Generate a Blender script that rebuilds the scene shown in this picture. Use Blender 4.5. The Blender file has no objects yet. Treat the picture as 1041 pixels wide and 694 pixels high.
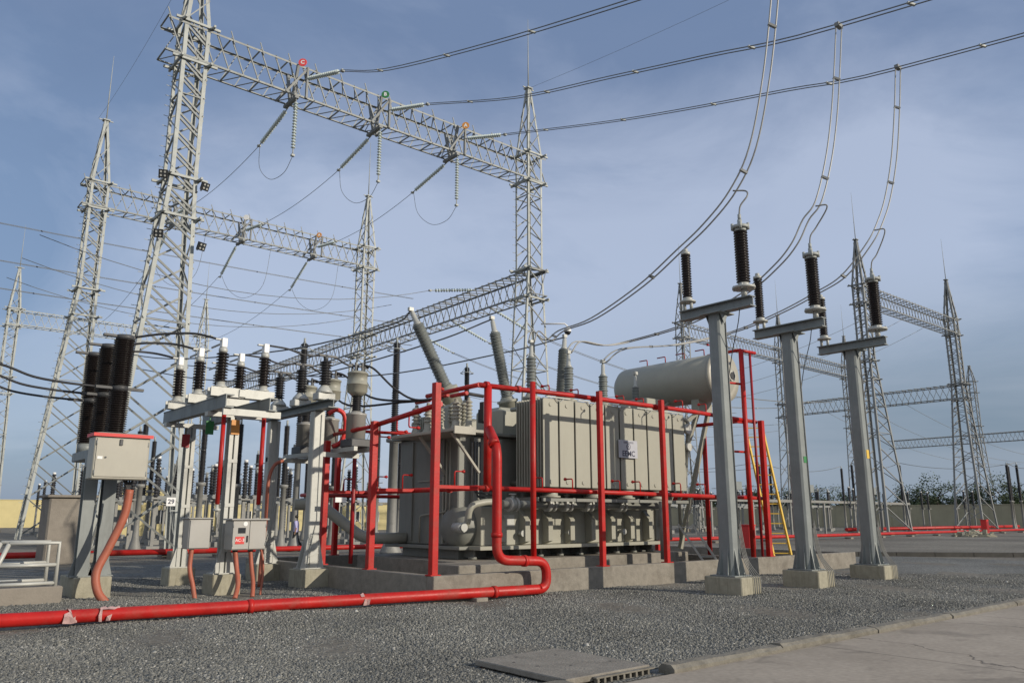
import bpy, math, random
import numpy as np
from mathutils import Vector, Matrix

R = math.radians
rnd = random.Random(7)
scene = bpy.context.scene
COL = scene.collection

# ------------------------------------------------------------------ camera
EYE = 1.7
PITCH = R(12.326)
HEAD = R(49.753)
FWD = Vector((math.cos(HEAD), math.sin(HEAD), 0))
RGT = Vector((math.sin(HEAD), -math.cos(HEAD), 0))
cam = bpy.data.cameras.new('camera')
cam.lens = 28.0
cam.sensor_width = 36.0
cam.clip_start = 0.1
cam.clip_end = 6000
camo = bpy.data.objects.new('camera', cam)
camo.location = (0, 0, EYE)
camo.rotation_euler = (math.pi / 2 + PITCH, 0, HEAD - math.pi / 2)
COL.objects.link(camo)
scene.camera = camo


def fl(depth, side, z=0.0):
    """a floor point from its distance ahead and its distance to the right"""
    p = FWD * depth + RGT * side
    return Vector((p.x, p.y, z))


# ------------------------------------------------------------------ materials
def new_mat(name):
    m = bpy.data.materials.new(name)
    m.use_nodes = True
    nt = m.node_tree
    b = nt.nodes['Principled BSDF']
    return m, nt, b


def mat(name, col, rough=0.5, metal=0.0, var=0.12, scale=3.0, bump=0.0, bscale=40.0, spec=0.5,
        dirt=None, dscale=1.2, damt=0.5, streak=False, coat=0.0):
    m, nt, b = new_mat(name)
    N, L = nt.nodes, nt.links
    b.inputs['Roughness'].default_value = rough
    b.inputs['Metallic'].default_value = metal
    b.inputs['Specular IOR Level'].default_value = spec
    b.inputs['Coat Weight'].default_value = coat
    tc = N.new('ShaderNodeTexCoord')
    geo = N.new('ShaderNodeNewGeometry')
    no = N.new('ShaderNodeTexNoise')
    no.inputs['Scale'].default_value = scale
    no.inputs['Detail'].default_value = 6
    no.inputs['Roughness'].default_value = 0.65
    L.new(geo.outputs['Position'], no.inputs['Vector'])
    mr = N.new('ShaderNodeMapRange')
    mr.inputs[1].default_value = 0.3
    mr.inputs[2].default_value = 0.7
    mr.inputs[3].default_value = 1 - var
    mr.inputs[4].default_value = 1 + var
    L.new(no.outputs['Fac'], mr.inputs[0])
    mx = N.new('ShaderNodeMix')
    mx.data_type = 'RGBA'
    mx.blend_type = 'MULTIPLY'
    mx.inputs[0].default_value = 1.0
    mx.inputs[6].default_value = (*col, 1)
    L.new(mr.outputs[0], mx.inputs[7])
    out = mx.outputs[2]
    if dirt is not None:
        n2 = N.new('ShaderNodeTexNoise')
        n2.inputs['Scale'].default_value = dscale
        n2.inputs['Detail'].default_value = 8
        n2.inputs['Roughness'].default_value = 0.7
        if streak:
            mp = N.new('ShaderNodeMapping')
            mp.inputs['Scale'].default_value = (3.0, 3.0, 0.35)
            L.new(geo.outputs['Position'], mp.inputs[0])
            L.new(mp.outputs[0], n2.inputs['Vector'])
        else:
            L.new(geo.outputs['Position'], n2.inputs['Vector'])
        m2 = N.new('ShaderNodeMapRange')
        m2.inputs[1].default_value = 0.5
        m2.inputs[2].default_value = 0.72
        m2.inputs[3].default_value = 0.0
        m2.inputs[4].default_value = damt
        L.new(n2.outputs['Fac'], m2.inputs[0])
        mx2 = N.new('ShaderNodeMix')
        mx2.data_type = 'RGBA'
        L.new(m2.outputs[0], mx2.inputs[0])
        L.new(out, mx2.inputs[6])
        mx2.inputs[7].default_value = (*dirt, 1)
        out = mx2.outputs[2]
        mr3 = N.new('ShaderNodeMapRange')
        mr3.inputs[3].default_value = rough
        mr3.inputs[4].default_value = min(1, rough + 0.25)
        L.new(m2.outputs[0], mr3.inputs[0])
        L.new(mr3.outputs[0], b.inputs['Roughness'])
    L.new(out, b.inputs['Base Color'])
    if bump:
        nb = N.new('ShaderNodeTexNoise')
        nb.inputs['Scale'].default_value = bscale
        nb.inputs['Detail'].default_value = 5
        L.new(geo.outputs['Position'], nb.inputs['Vector'])
        bp = N.new('ShaderNodeBump')
        bp.inputs['Strength'].default_value = bump
        bp.inputs['Distance'].default_value = 0.02
        L.new(nb.outputs['Fac'], bp.inputs['Height'])
        L.new(bp.outputs[0], b.inputs['Normal'])
    return m


M = {}
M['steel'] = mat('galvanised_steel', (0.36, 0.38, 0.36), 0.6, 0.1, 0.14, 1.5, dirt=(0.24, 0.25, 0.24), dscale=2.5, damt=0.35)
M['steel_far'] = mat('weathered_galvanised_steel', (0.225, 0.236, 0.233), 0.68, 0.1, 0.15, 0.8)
M['steel_mid'] = mat('dull_shaded_galvanised_steel', (0.27, 0.285, 0.275), 0.62, 0.1, 0.15, 1.2, dirt=(0.15, 0.16, 0.15), dscale=2.5, damt=0.4)
M['kerb'] = mat('kerb_concrete', (0.185, 0.172, 0.142), 0.92, 0, 0.22, 6, bump=0.6, bscale=22, dirt=(0.10, 0.09, 0.07), dscale=2.2, damt=0.8)
M['darkkerb'] = mat('shaded_kerb_concrete', (0.085, 0.08, 0.07), 0.9, 0, 0.2, 3)  # shade of the kerb's viewer-facing side put into the colour
M['column'] = mat('column_steel', (0.215, 0.235, 0.23), 0.5, 0.1, 0.12, 2.2, dirt=(0.15, 0.16, 0.155), dscale=1.6, damt=0.5, streak=True)
M['zinc'] = mat('bright_zinc', (0.45, 0.455, 0.42), 0.45, 0.1, 0.1, 4, dirt=(0.26, 0.255, 0.23), dscale=4, damt=0.5)
M['white'] = mat('white_cap', (0.78, 0.78, 0.76), 0.4, 0, 0.05, 5)
M['red'] = mat('red_pipe_paint', (0.43, 0.016, 0.013), 0.42, 0, 0.16, 2.5, spec=0.3, dirt=(0.30, 0.065, 0.045), dscale=3.0, damt=0.75, bump=0.12, bscale=25)
M['darkred'] = mat('dark_red_paint', (0.30, 0.012, 0.016), 0.42, 0, 0.12, 3)
M['tank'] = mat('tank_paint', (0.33, 0.325, 0.265), 0.45, 0, 0.05, 1.0, dirt=(0.27, 0.25, 0.2), dscale=1.7, damt=0.35, streak=True)
M['tankdark'] = mat('dark_tank_paint', (0.21, 0.215, 0.19), 0.5, 0, 0.07, 1.0, dirt=(0.14, 0.14, 0.125), dscale=1.5, damt=0.4, streak=True)  # darker tone of the tank paint
M['cons'] = mat('conservator_paint', (0.34, 0.337, 0.285), 0.42, 0, 0.06, 1.0, dirt=(0.28, 0.27, 0.23), dscale=1.5, damt=0.3, streak=True)
M['cream'] = mat('cabinet_paint', (0.38, 0.365, 0.305), 0.4, 0, 0.05, 2, dirt=(0.33, 0.30, 0.24), dscale=3, damt=0.4, streak=True)
M['cab'] = mat('grey_cabinet_paint', (0.36, 0.352, 0.325), 0.38, 0.05, 0.06, 2, dirt=(0.33, 0.31, 0.27), dscale=3, damt=0.4, streak=True)
M['brown'] = mat('brown_porcelain', (0.014, 0.010, 0.009), 0.35, 0, 0.2, 6)
M['black'] = mat('black_polymer', (0.022, 0.022, 0.024), 0.45, 0, 0.2, 6)
M['darkgrey'] = mat('dark_grey_polymer', (0.06, 0.062, 0.065), 0.5, 0, 0.2, 6)
M['greyins'] = mat('grey_polymer_sheds', (0.17, 0.185, 0.176), 0.5, 0, 0.08, 5)
M['glass'] = mat('green_glass_insulator', (0.56, 0.63, 0.60), 0.25, 0, 0.1, 6)
M['wire'] = mat('aluminium_wire', (0.20, 0.21, 0.21), 0.55, 0.5, 0.1, 3)
M['wirelight'] = mat('bright_aluminium_wire', (0.55, 0.55, 0.53), 0.45, 0.5, 0.1, 3)
M['wiremid'] = mat('weathered_aluminium_wire', (0.36, 0.36, 0.34), 0.5, 0.2, 0.1, 3)
M['darkwire'] = mat('black_cable', (0.03, 0.03, 0.032), 0.6, 0, 0.1, 3)
M['concrete'] = mat('concrete', (0.235, 0.215, 0.18), 0.9, 0, 0.2, 5, bump=0.5, bscale=30, dirt=(0.125, 0.11, 0.088), dscale=1.3, damt=0.75)
M['paleconcrete'] = mat('pale_concrete', (0.33, 0.31, 0.235), 0.9, 0, 0.16, 6, bump=0.4, bscale=40, dirt=(0.18, 0.165, 0.115), dscale=4, damt=0.7, streak=True)
M['orange'] = mat('orange_conduit', (0.37, 0.105, 0.06), 0.55, 0, 0.12, 5, dirt=(0.30, 0.15, 0.10), dscale=6, damt=0.5)
M['yellow'] = mat('yellow_paint', (0.68, 0.45, 0.06), 0.5, 0, 0.1, 5)
M['green'] = mat('green_paint', (0.03, 0.20, 0.06), 0.5, 0, 0.1, 5)
M['orangepaint'] = mat('orange_paint', (0.60, 0.26, 0.05), 0.5, 0, 0.1, 5)
M['redsign'] = mat('red_sign_face', (0.60, 0.03, 0.025), 0.45, 0, 0.04, 5)
M['redpink'] = mat('red_phase_disc', (0.75, 0.07, 0.07), 0.45, 0, 0.04, 5)
M['ink'] = mat('dark_ink', (0.03, 0.035, 0.07), 0.6, 0, 0.02, 5)
M['whiteink'] = mat('white_ink', (0.8, 0.8, 0.8), 0.6, 0, 0.02, 5)
M['signface'] = mat('sign_face', (0.42, 0.43, 0.47), 0.4, 0, 0.06, 5)
M['gold'] = mat('yellow_wall_render', (0.52, 0.45, 0.23), 0.85, 0, 0.08, 0.5, dirt=(0.46, 0.40, 0.22), dscale=0.6, damt=0.15, streak=True)
M['greywall'] = mat('grey_wall_render', (0.37, 0.34, 0.235), 0.9, 0, 0.1, 0.5, dirt=(0.22, 0.21, 0.16), dscale=0.5, damt=0.5, streak=True)
M['window'] = mat('dark_glass', (0.03, 0.035, 0.04), 0.1, 0, 0.05, 3)
M['bark'] = mat('bark', (0.09, 0.065, 0.045), 0.9, 0, 0.2, 5)
M['leaf'] = mat('leaf', (0.055, 0.08, 0.033), 0.7, 0, 0.35, 0.8)
M['rooftile'] = mat('roof_sheet', (0.35, 0.12, 0.09), 0.7, 0, 0.1, 3)
M['pole'] = mat('grey_pole', (0.22, 0.22, 0.205), 0.6, 0.1, 0.15, 3)
M['shirt'] = mat('lavender_shirt', (0.42, 0.40, 0.62), 0.8, 0, 0.06, 8)
M['trousers'] = mat('black_trousers', (0.018, 0.018, 0.02), 0.8, 0, 0.1, 8)
M['skin'] = mat('skin', (0.32, 0.19, 0.13), 0.6, 0, 0.05, 8)
M['hair'] = mat('black_hair', (0.01, 0.009, 0.008), 0.5, 0, 0.05, 8)
M['pillar'] = mat('block_concrete', (0.24, 0.215, 0.18), 0.9, 0, 0.1, 3, bump=0.4, bscale=20, dirt=(0.15, 0.135, 0.115), dscale=0.7, damt=0.8)


# ground materials
def ground_mat(name, cols, vscale, bump, big=(0.25, 0.3)):
    m, nt, b = new_mat(name)
    N, L = nt.nodes, nt.links
    b.inputs['Roughness'].default_value = 0.95
    b.inputs['Specular IOR Level'].default_value = 0.25
    geo = N.new('ShaderNodeNewGeometry')
    vo = N.new('ShaderNodeTexVoronoi')
    vo.inputs['Scale'].default_value = vscale
    L.new(geo.outputs['Position'], vo.inputs['Vector'])
    cr = N.new('ShaderNodeValToRGB')
    e = cr.color_ramp.elements
    e[0].position = 0.0
    e[0].color = (*cols[0], 1)
    e[1].position = 1.0
    e[1].color = (*cols[-1], 1)
    for i, c in enumerate(cols[1:-1]):
        el = e.new((i + 1) / (len(cols) - 1))
        el.color = (*c, 1)
    sep = N.new('ShaderNodeSeparateColor')
    L.new(vo.outputs['Color'], sep.inputs[0])
    L.new(sep.outputs[0], cr.inputs[0])
    no = N.new('ShaderNodeTexNoise')
    no.inputs['Scale'].default_value = big[0]
    no.inputs['Detail'].default_value = 7
    L.new(geo.outputs['Position'], no.inputs['Vector'])
    mr = N.new('ShaderNodeMapRange')
    mr.inputs[1].default_value = 0.3
    mr.inputs[2].default_value = 0.7
    mr.inputs[3].default_value = 1 - big[1]
    mr.inputs[4].default_value = 1 + big[1]
    L.new(no.outputs['Fac'], mr.inputs[0])
    mx = N.new('ShaderNodeMix')
    mx.data_type = 'RGBA'
    mx.blend_type = 'MULTIPLY'
    mx.inputs[0].default_value = 1
    L.new(cr.outputs[0], mx.inputs[6])
    L.new(mr.outputs[0], mx.inputs[7])
    L.new(mx.outputs[2], b.inputs['Base Color'])
    bp = N.new('ShaderNodeBump')
    bp.inputs['Strength'].default_value = bump
    bp.inputs['Distance'].default_value = 0.03
    inv = N.new('ShaderNodeMath')
    inv.operation = 'SUBTRACT'
    inv.inputs[0].default_value = 1
    L.new(vo.outputs['Distance'], inv.inputs[1])
    L.new(inv.outputs[0], bp.inputs['Height'])
    L.new(bp.outputs[0], b.inputs['Normal'])
    return m


M['soil'] = ground_mat('grey_soil', [(0.14, 0.13, 0.108), (0.175, 0.162, 0.134), (0.215, 0.20, 0.168)], 9, 0.6, (0.12, 0.3))
M['gravel'] = ground_mat('gravel_bed', [(0.115, 0.116, 0.106), (0.16, 0.161, 0.148), (0.18, 0.181, 0.166), (0.24, 0.24, 0.222)], 24, 1.0, (0.3, 0.22))


def stone_mat():
    m, nt, b = new_mat('stone')
    N, L = nt.nodes, nt.links
    b.inputs['Roughness'].default_value = 0.9
    b.inputs['Specular IOR Level'].default_value = 0.3
    geo = N.new('ShaderNodeNewGeometry')
    cr = N.new('ShaderNodeValToRGB')
    e = cr.color_ramp.elements
    e[0].color = (0.13, 0.131, 0.12, 1)
    e[1].color = (0.28, 0.28, 0.26, 1)
    x = e.new(0.97)
    x.color = (0.30, 0.295, 0.26, 1)
    x = e.new(0.985)
    x.color = (0.50, 0.49, 0.45, 1)
    x = e.new(0.6)
    x.color = (0.19, 0.191, 0.176, 1)
    L.new(geo.outputs['Random Per Island'], cr.inputs[0])
    no = N.new('ShaderNodeTexNoise')
    no.inputs['Scale'].default_value = 0.45
    no.inputs['Detail'].default_value = 6
    L.new(geo.outputs['Position'], no.inputs['Vector'])
    mr = N.new('ShaderNodeMapRange')
    mr.inputs[1].default_value = 0.3
    mr.inputs[2].default_value = 0.7
    mr.inputs[3].default_value = 0.80
    mr.inputs[4].default_value = 1.15
    L.new(no.outputs['Fac'], mr.inputs[0])
    mx = N.new('ShaderNodeMix')
    mx.data_type = 'RGBA'
    mx.blend_type = 'MULTIPLY'
    mx.inputs[0].default_value = 1
    L.new(cr.outputs[0], mx.inputs[6])
    L.new(mr.outputs[0], mx.inputs[7])
    L.new(mx.outputs[2], b.inputs['Base Color'])
    return m


M['stone'] = stone_mat()


def road_mat():
    m, nt, b = new_mat('road_concrete')
    N, L = nt.nodes, nt.links
    b.inputs['Roughness'].default_value = 0.88
    geo = N.new('ShaderNodeNewGeometry')
    n1 = N.new('ShaderNodeTexNoise')
    n1.inputs['Scale'].default_value = 0.55
    n1.inputs['Detail'].default_value = 9
    n1.inputs['Roughness'].default_value = 0.7
    L.new(geo.outputs['Position'], n1.inputs['Vector'])
    cr = N.new('ShaderNodeValToRGB')
    e = cr.color_ramp.elements
    e[0].position = 0.32
    e[0].color = (0.275, 0.237, 0.188, 1)
    e[1].position = 0.68
    e[1].color = (0.385, 0.335, 0.27, 1)
    L.new(n1.outputs['Fac'], cr.inputs[0])
    n2 = N.new('ShaderNodeTexNoise')
    n2.inputs['Scale'].default_value = 14
    n2.inputs['Detail'].default_value = 6
    L.new(geo.outputs['Position'], n2.inputs['Vector'])
    mr = N.new('ShaderNodeMapRange')
    mr.inputs[1].default_value = 0.3
    mr.inputs[2].default_value = 0.7
    mr.inputs[3].default_value = 0.88
    mr.inputs[4].default_value = 1.1
    L.new(n2.outputs['Fac'], mr.inputs[0])
    # cracks: thin edges of a large warped voronoi
    wn = N.new('ShaderNodeTexNoise')
    wn.inputs['Scale'].default_value = 1.1
    wn.inputs['Detail'].default_value = 5
    L.new(geo.outputs['Position'], wn.inputs['Vector'])
    wm = N.new('ShaderNodeVectorMath')
    wm.operation = 'MULTIPLY_ADD'
    wm.inputs[1].default_value = (1.3, 1.3, 0)
    L.new(wn.outputs['Color'], wm.inputs[0])
    L.new(geo.outputs['Position'], wm.inputs[2])
    vo = N.new('ShaderNodeTexVoronoi')
    vo.feature = 'DISTANCE_TO_EDGE'
    vo.inputs['Scale'].default_value = 0.21
    L.new(wm.outputs[0], vo.inputs['Vector'])
    lt = N.new('ShaderNodeMapRange')
    lt.inputs[1].default_value = 0.001
    lt.inputs[2].default_value = 0.0045
    lt.inputs[3].default_value = 0.35
    lt.inputs[4].default_value = 1
    L.new(vo.outputs['Distance'], lt.inputs[0])
    mu = N.new('ShaderNodeMath')
    mu.operation = 'MULTIPLY'
    L.new(mr.outputs[0], mu.inputs[0])
    L.new(lt.outputs[0], mu.inputs[1])
    n3 = N.new('ShaderNodeTexNoise')
    n3.inputs['Scale'].default_value = 0.9
    n3.inputs['Detail'].default_value = 4
    n3.inputs['Distortion'].default_value = 1.2
    L.new(geo.outputs['Position'], n3.inputs['Vector'])
    st_ = N.new('ShaderNodeMapRange')
    st_.interpolation_type = 'SMOOTHSTEP'
    st_.inputs[1].default_value = 0.58
    st_.inputs[2].default_value = 0.70
    st_.inputs[3].default_value = 1.0
    st_.inputs[4].default_value = 0.72
    L.new(n3.outputs['Fac'], st_.inputs[0])
    mu2 = N.new('ShaderNodeMath')
    mu2.operation = 'MULTIPLY'
    L.new(mu.outputs[0], mu2.inputs[0])
    L.new(st_.outputs[0], mu2.inputs[1])
    sx = N.new('ShaderNodeSeparateXYZ')
    L.new(geo.outputs['Position'], sx.inputs[0])
    md = N.new('ShaderNodeMath')
    md.operation = 'PINGPONG'
    md.inputs[1].default_value = 2.6
    L.new(sx.outputs['X'], md.inputs[0])
    jt = N.new('ShaderNodeMapRange')
    jt.inputs[1].default_value = 0.006
    jt.inputs[2].default_value = 0.02
    jt.inputs[3].default_value = 0.45
    jt.inputs[4].default_value = 1.0
    L.new(md.outputs[0], jt.inputs[0])
    mu3 = N.new('ShaderNodeMath')
    mu3.operation = 'MULTIPLY'
    L.new(mu2.outputs[0], mu3.inputs[0])
    L.new(jt.outputs[0], mu3.inputs[1])
    mu = mu3
    mx = N.new('ShaderNodeMix')
    mx.data_type = 'RGBA'
    mx.blend_type = 'MULTIPLY'
    mx.inputs[0].default_value = 1
    L.new(cr.outputs[0], mx.inputs[6])
    L.new(mu.outputs[0], mx.inputs[7])
    L.new(mx.outputs[2], b.inputs['Base Color'])
    bp = N.new('ShaderNodeBump')
    bp.inputs['Strength'].default_value = 0.35
    bp.inputs['Distance'].default_value = 0.01
    L.new(mu.outputs[0], bp.inputs['Height'])
    L.new(bp.outputs[0], b.inputs['Normal'])
    return m


M['road'] = road_mat()


# ------------------------------------------------------------------ mesh builder
class MB:
    def __init__(s):
        s.v, s.f, s.sm = [], [], []

    def add(s, vs, fs, smooth=False):
        o = len(s.v)
        s.v += [tuple(x) for x in vs]
        s.f += [tuple(i + o for i in f) for f in fs]
        s.sm += [smooth] * len(fs)
        return s

    def box(s, x0, x1, y0, y1, z0, z1):
        v = [(x0, y0, z0), (x1, y0, z0), (x1, y1, z0), (x0, y1, z0), (x0, y0, z1), (x1, y0, z1), (x1, y1, z1), (x0, y1, z1)]
        return s.add(v, [(0, 3, 2, 1), (4, 5, 6, 7), (0, 1, 5, 4), (1, 2, 6, 5), (2, 3, 7, 6), (3, 0, 4, 7)])

    def cbox(s, c, sx, sy, sz):
        return s.box(c[0] - sx / 2, c[0] + sx / 2, c[1] - sy / 2, c[1] + sy / 2, c[2] - sz / 2, c[2] + sz / 2)

    def bbox(s, x0, x1, y0, y1, z0, z1, b=0.02):
        """box with chamfered edges"""
        vs, idx = [], {}
        for ix, x in enumerate((x0, x1)):
            for iy, y in enumerate((y0, y1)):
                for iz, z in enumerate((z0, z1)):
                    sx, sy, sz = (1 if ix == 0 else -1), (1 if iy == 0 else -1), (1 if iz == 0 else -1)
                    for a, p in enumerate(((x, y + sy * b, z + sz * b), (x + sx * b, y, z + sz * b), (x + sx * b, y + sy * b, z))):
                        idx[(ix, iy, iz, a)] = len(vs)
                        vs.append(p)
        g = lambda ix, iy, iz, a: idx[(ix, iy, iz, a)]
        fs = []
        for i in (0, 1):
            q = [g(i, 0, 0, 0), g(i, 1, 0, 0), g(i, 1, 1, 0), g(i, 0, 1, 0)]
            fs.append(q[::-1] if i == 0 else q)
            q = [g(0, i, 0, 1), g(1, i, 0, 1), g(1, i, 1, 1), g(0, i, 1, 1)]
            fs.append(q if i == 0 else q[::-1])
            q = [g(0, 0, i, 2), g(1, 0, i, 2), g(1, 1, i, 2), g(0, 1, i, 2)]
            fs.append(q[::-1] if i == 0 else q)
        for i in (0, 1):
            for j in (0, 1):
                q = [g(i, j, 0, 0), g(i, j, 0, 1), g(i, j, 1, 1), g(i, j, 1, 0)]
                fs.append(q if i != j else q[::-1])
                q = [g(i, 0, j, 0), g(i, 0, j, 2), g(i, 1, j, 2), g(i, 1, j, 0)]
                fs.append(q[::-1] if i != j else q)
                q = [g(0, i, j, 1), g(0, i, j, 2), g(1, i, j, 2), g(1, i, j, 1)]
                fs.append(q if i != j else q[::-1])
        for i in (0, 1):
            for j in (0, 1):
                for k in (0, 1):
                    t = [g(i, j, k, 0), g(i, j, k, 1), g(i, j, k, 2)]
                    fs.append(t if (i + j + k) % 2 == 0 else t[::-1])
        return s.add(vs, fs)

    def frame_of(s, d, ref=None):
        d = Vector(d).normalized()
        r = Vector(ref) if ref is not None else (Vector((0, 0, 1)) if abs(d.z) < 0.9 else Vector((1, 0, 0)))
        a = d.cross(r)
        if a.length < 1e-5:
            a = d.cross(Vector((0, 1, 0.01)))
        a.normalize()
        b = a.cross(d).normalized()
        return d, a, b

    def bar(s, p0, p1, w, h=None, ref=None):
        h = w if h is None else h
        p0, p1 = Vector(p0), Vector(p1)
        d, a, b = s.frame_of(p1 - p0, ref)
        vs = []
        for p in (p0, p1):
            for x, y in ((-1, -1), (1, -1), (1, 1), (-1, 1)):
                vs.append(p + a * (x * w / 2) + b * (y * h / 2))
        return s.add(vs, [(3, 2, 1, 0), (4, 5, 6, 7), (0, 1, 5, 4), (1, 2, 6, 5), (2, 3, 7, 6), (3, 0, 4, 7)])

    def angle(s, p0, p1, w, t=0.012, ref=None, fa=1, fb=1):
        """L section"""
        p0, p1 = Vector(p0), Vector(p1)
        d, a, b = s.frame_of(p1 - p0, ref)
        a, b = a * fa, b * fb
        pr = [(0, 0), (w, 0), (w, t), (t, t), (t, w), (0, w)]
        vs = [p + a * x + b * y for p in (p0, p1) for x, y in pr]
        fs = [(i, (i + 1) % 6, 6 + (i + 1) % 6, 6 + i) for i in range(6)] + [(5, 4, 3, 2, 1, 0), (6, 7, 8, 9, 10, 11)]
        return s.add(vs, fs)

    def tube(s, pts, r, n=8, cap=True):
        pts = [Vector(p) for p in pts]
        rs = r if isinstance(r, (list, tuple)) else [r] * len(pts)
        prev = None
        vs = []
        for i, p in enumerate(pts):
            t = (pts[min(i + 1, len(pts) - 1)] - pts[max(i - 1, 0)]).normalized()
            if prev is None:
                _, a, b = s.frame_of(t)
            else:
                a = prev - t * prev.dot(t)
                a.normalize()
                b = t.cross(a)
            prev = a
            b = t.cross(a)
            for k in range(n):
                an = 2 * math.pi * k / n
                vs.append(p + (a * math.cos(an) + b * math.sin(an)) * rs[i])
        fs = []
        for i in range(len(pts) - 1):
            for k in range(n):
                fs.append((i * n + k, i * n + (k + 1) % n, (i + 1) * n + (k + 1) % n, (i + 1) * n + k))
        s.add(vs, fs, True)
        if cap:
            o = len(s.v) - len(vs)
            m = len(pts) - 1
            s.f.append(tuple(o + k for k in range(n))[::-1])
            s.f.append(tuple(o + m * n + k for k in range(n)))
            s.sm += [False, False]
        return s

    def lathe(s, prof, base, axis=(0, 0, 1), n=16, smooth=True, cap=True):
        """prof: list of (radius, distance along the axis)"""
        d, a, b = s.frame_of(axis)
        base = Vector(base)
        vs = []
        for r, h in prof:
            for k in range(n):
                an = 2 * math.pi * k / n
                vs.append(base + d * h + (a * math.cos(an) + b * math.sin(an)) * r)
        fs = []
        for i in range(len(prof) - 1):
            for k in range(n):
                fs.append((i * n + k, (i + 1) * n + k, (i + 1) * n + (k + 1) % n, i * n + (k + 1) % n))
        fs = [f[::-1] for f in fs]
        s.add(vs, fs, smooth)
        if cap:
            o = len(s.v) - len(vs)
            m = len(prof) - 1
            s.f.append(tuple(o + k for k in range(n))[::-1])
            s.f.append(tuple(o + m * n + k for k in range(n)))
            s.sm += [False, False]
        return s

    def cyl(s, p0, p1, r, n=14, smooth=True):
        p0, p1 = Vector(p0), Vector(p1)
        L = (p1 - p0).length
        return s.lathe([(r, 0), (r, L)], p0, p1 - p0, n, smooth)

    def torus(s, c, axis, R0, r, n=20, m=6):
        d, a, b = s.frame_of(axis)
        c = Vector(c)
        pts = [c + (a * math.cos(2 * math.pi * k / n) + b * math.sin(2 * math.pi * k / n)) * R0 for k in range(n)]
        vs, fs = [], []
        for k in range(n):
            rad = (pts[k] - c).normalized()
            for j in range(m):
                an = 2 * math.pi * j / m
                vs.append(pts[k] + (rad * math.cos(an) + d * math.sin(an)) * r)
        for k in range(n):
            for j in range(m):
                fs.append((k * m + j, ((k + 1) % n) * m + j, ((k + 1) % n) * m + (j + 1) % m, k * m + (j + 1) % m))
        return s.add(vs, fs, True)

    def build(s, name, material, parent=None):
        me = bpy.data.meshes.new(name)
        off = Vector((0, 0, 0))
        p = parent
        while p is not None:
            off += p.location
            p = p.parent
        vs = [(x[0] - off.x, x[1] - off.y, x[2] - off.z) for x in s.v]
        me.from_pydata(vs, [], s.f)
        me.polygons.foreach_set('use_smooth', s.sm)
        me.materials.append(material)
        me.update()
        o = bpy.data.objects.new(name, me)
        COL.objects.link(o)
        if parent is not None:
            o.parent = parent
        return o


def tag(o, label=None, cat=None, group=None, kind=None):
    if label:
        o['label'] = label
    if cat:
        o['category'] = cat
    if group:
        o['group'] = group
    if kind:
        o['kind'] = kind
    return o


def thing(name, loc, label, cat, group=None):
    o = bpy.data.objects.new(name, None)
    o.empty_display_size = 0.2
    o.location = loc
    COL.objects.link(o)
    return tag(o, label, cat, group)


def dup(o, loc=None, label=None, parent=None, rotz=None):
    c = o.copy()
    COL.objects.link(c)
    if parent is not None:
        c.parent = parent
    if loc is not None:
        c.location = loc
    if rotz is not None:
        c.rotation_euler = (0, 0, rotz)
    if label:
        c['label'] = label
    for ch in list(o.children):
        dup(ch, parent=c)
    return c


def text_mesh(name, body, size, origin, right, up, material, parent=None, extrude=0.002, align='CENTER', bold=0.0):
    cu = bpy.data.curves.new(name, 'FONT')
    cu.body = body
    cu.size = size
    cu.align_x = align
    cu.align_y = 'CENTER'
    cu.extrude = extrude
    cu.offset = bold
    cu.resolution_u = 3
    ob = bpy.data.objects.new(name + '_tmp', cu)
    COL.objects.link(ob)
    dg = bpy.context.evaluated_depsgraph_get()
    me = bpy.data.meshes.new_from_object(ob.evaluated_get(dg))
    bpy.data.objects.remove(ob)
    right, up = Vector(right).normalized(), Vector(up).normalized()
    nrm = right.cross(up)
    mtx = Matrix((right, up, nrm)).transposed()
    off = Vector(origin)
    p = parent
    while p is not None:
        off = off - p.location
        p = p.parent
    for v in me.vertices:
        v.co = mtx @ v.co + off
    me.materials.clear()
    me.materials.append(material)
    me.name = name
    o = bpy.data.objects.new(name, me)
    COL.objects.link(o)
    if parent is not None:
        o.parent = parent
    return o


def smooth_path(pts, k=6):
    """Catmull-Rom through the points"""
    P = [Vector(p) for p in pts]
    P = [P[0] * 2 - P[1]] + P + [P[-1] * 2 - P[-2]]
    out = []
    for i in range(1, len(P) - 2):
        for j in range(k):
            t = j / k
            a, b, c, d = P[i - 1], P[i], P[i + 1], P[i + 2]
            out.append(0.5 * ((2 * b) + (c - a) * t + (2 * a - 5 * b + 4 * c - d) * t * t + (3 * b - a - 3 * c + d) * t ** 3))
    out.append(P[-2])
    return out


def sagline(p0, p1, sag, n=14):
    p0, p1 = Vector(p0), Vector(p1)
    return [p0.lerp(p1, i / n) - Vector((0, 0, sag * 4 * (i / n) * (1 - i / n))) for i in range(n + 1)]


def elbows(pts, r=0.25, k=6):
    """polyline with rounded corners"""
    P = [Vector(p) for p in pts]
    out = [P[0]]
    for i in range(1, len(P) - 1):
        a, b, c = P[i - 1], P[i], P[i + 1]
        d0, d1 = (a - b), (c - b)
        rr = min(r, d0.length * 0.5, d1.length * 0.5)
        s0, s1 = b + d0.normalized() * rr, b + d1.normalized() * rr
        for j in range(k + 1):
            t = j / k
            out.append(s0 * (1 - t) ** 2 + b * 2 * t * (1 - t) + s1 * t * t)
    out.append(P[-1])
    return out


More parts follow.
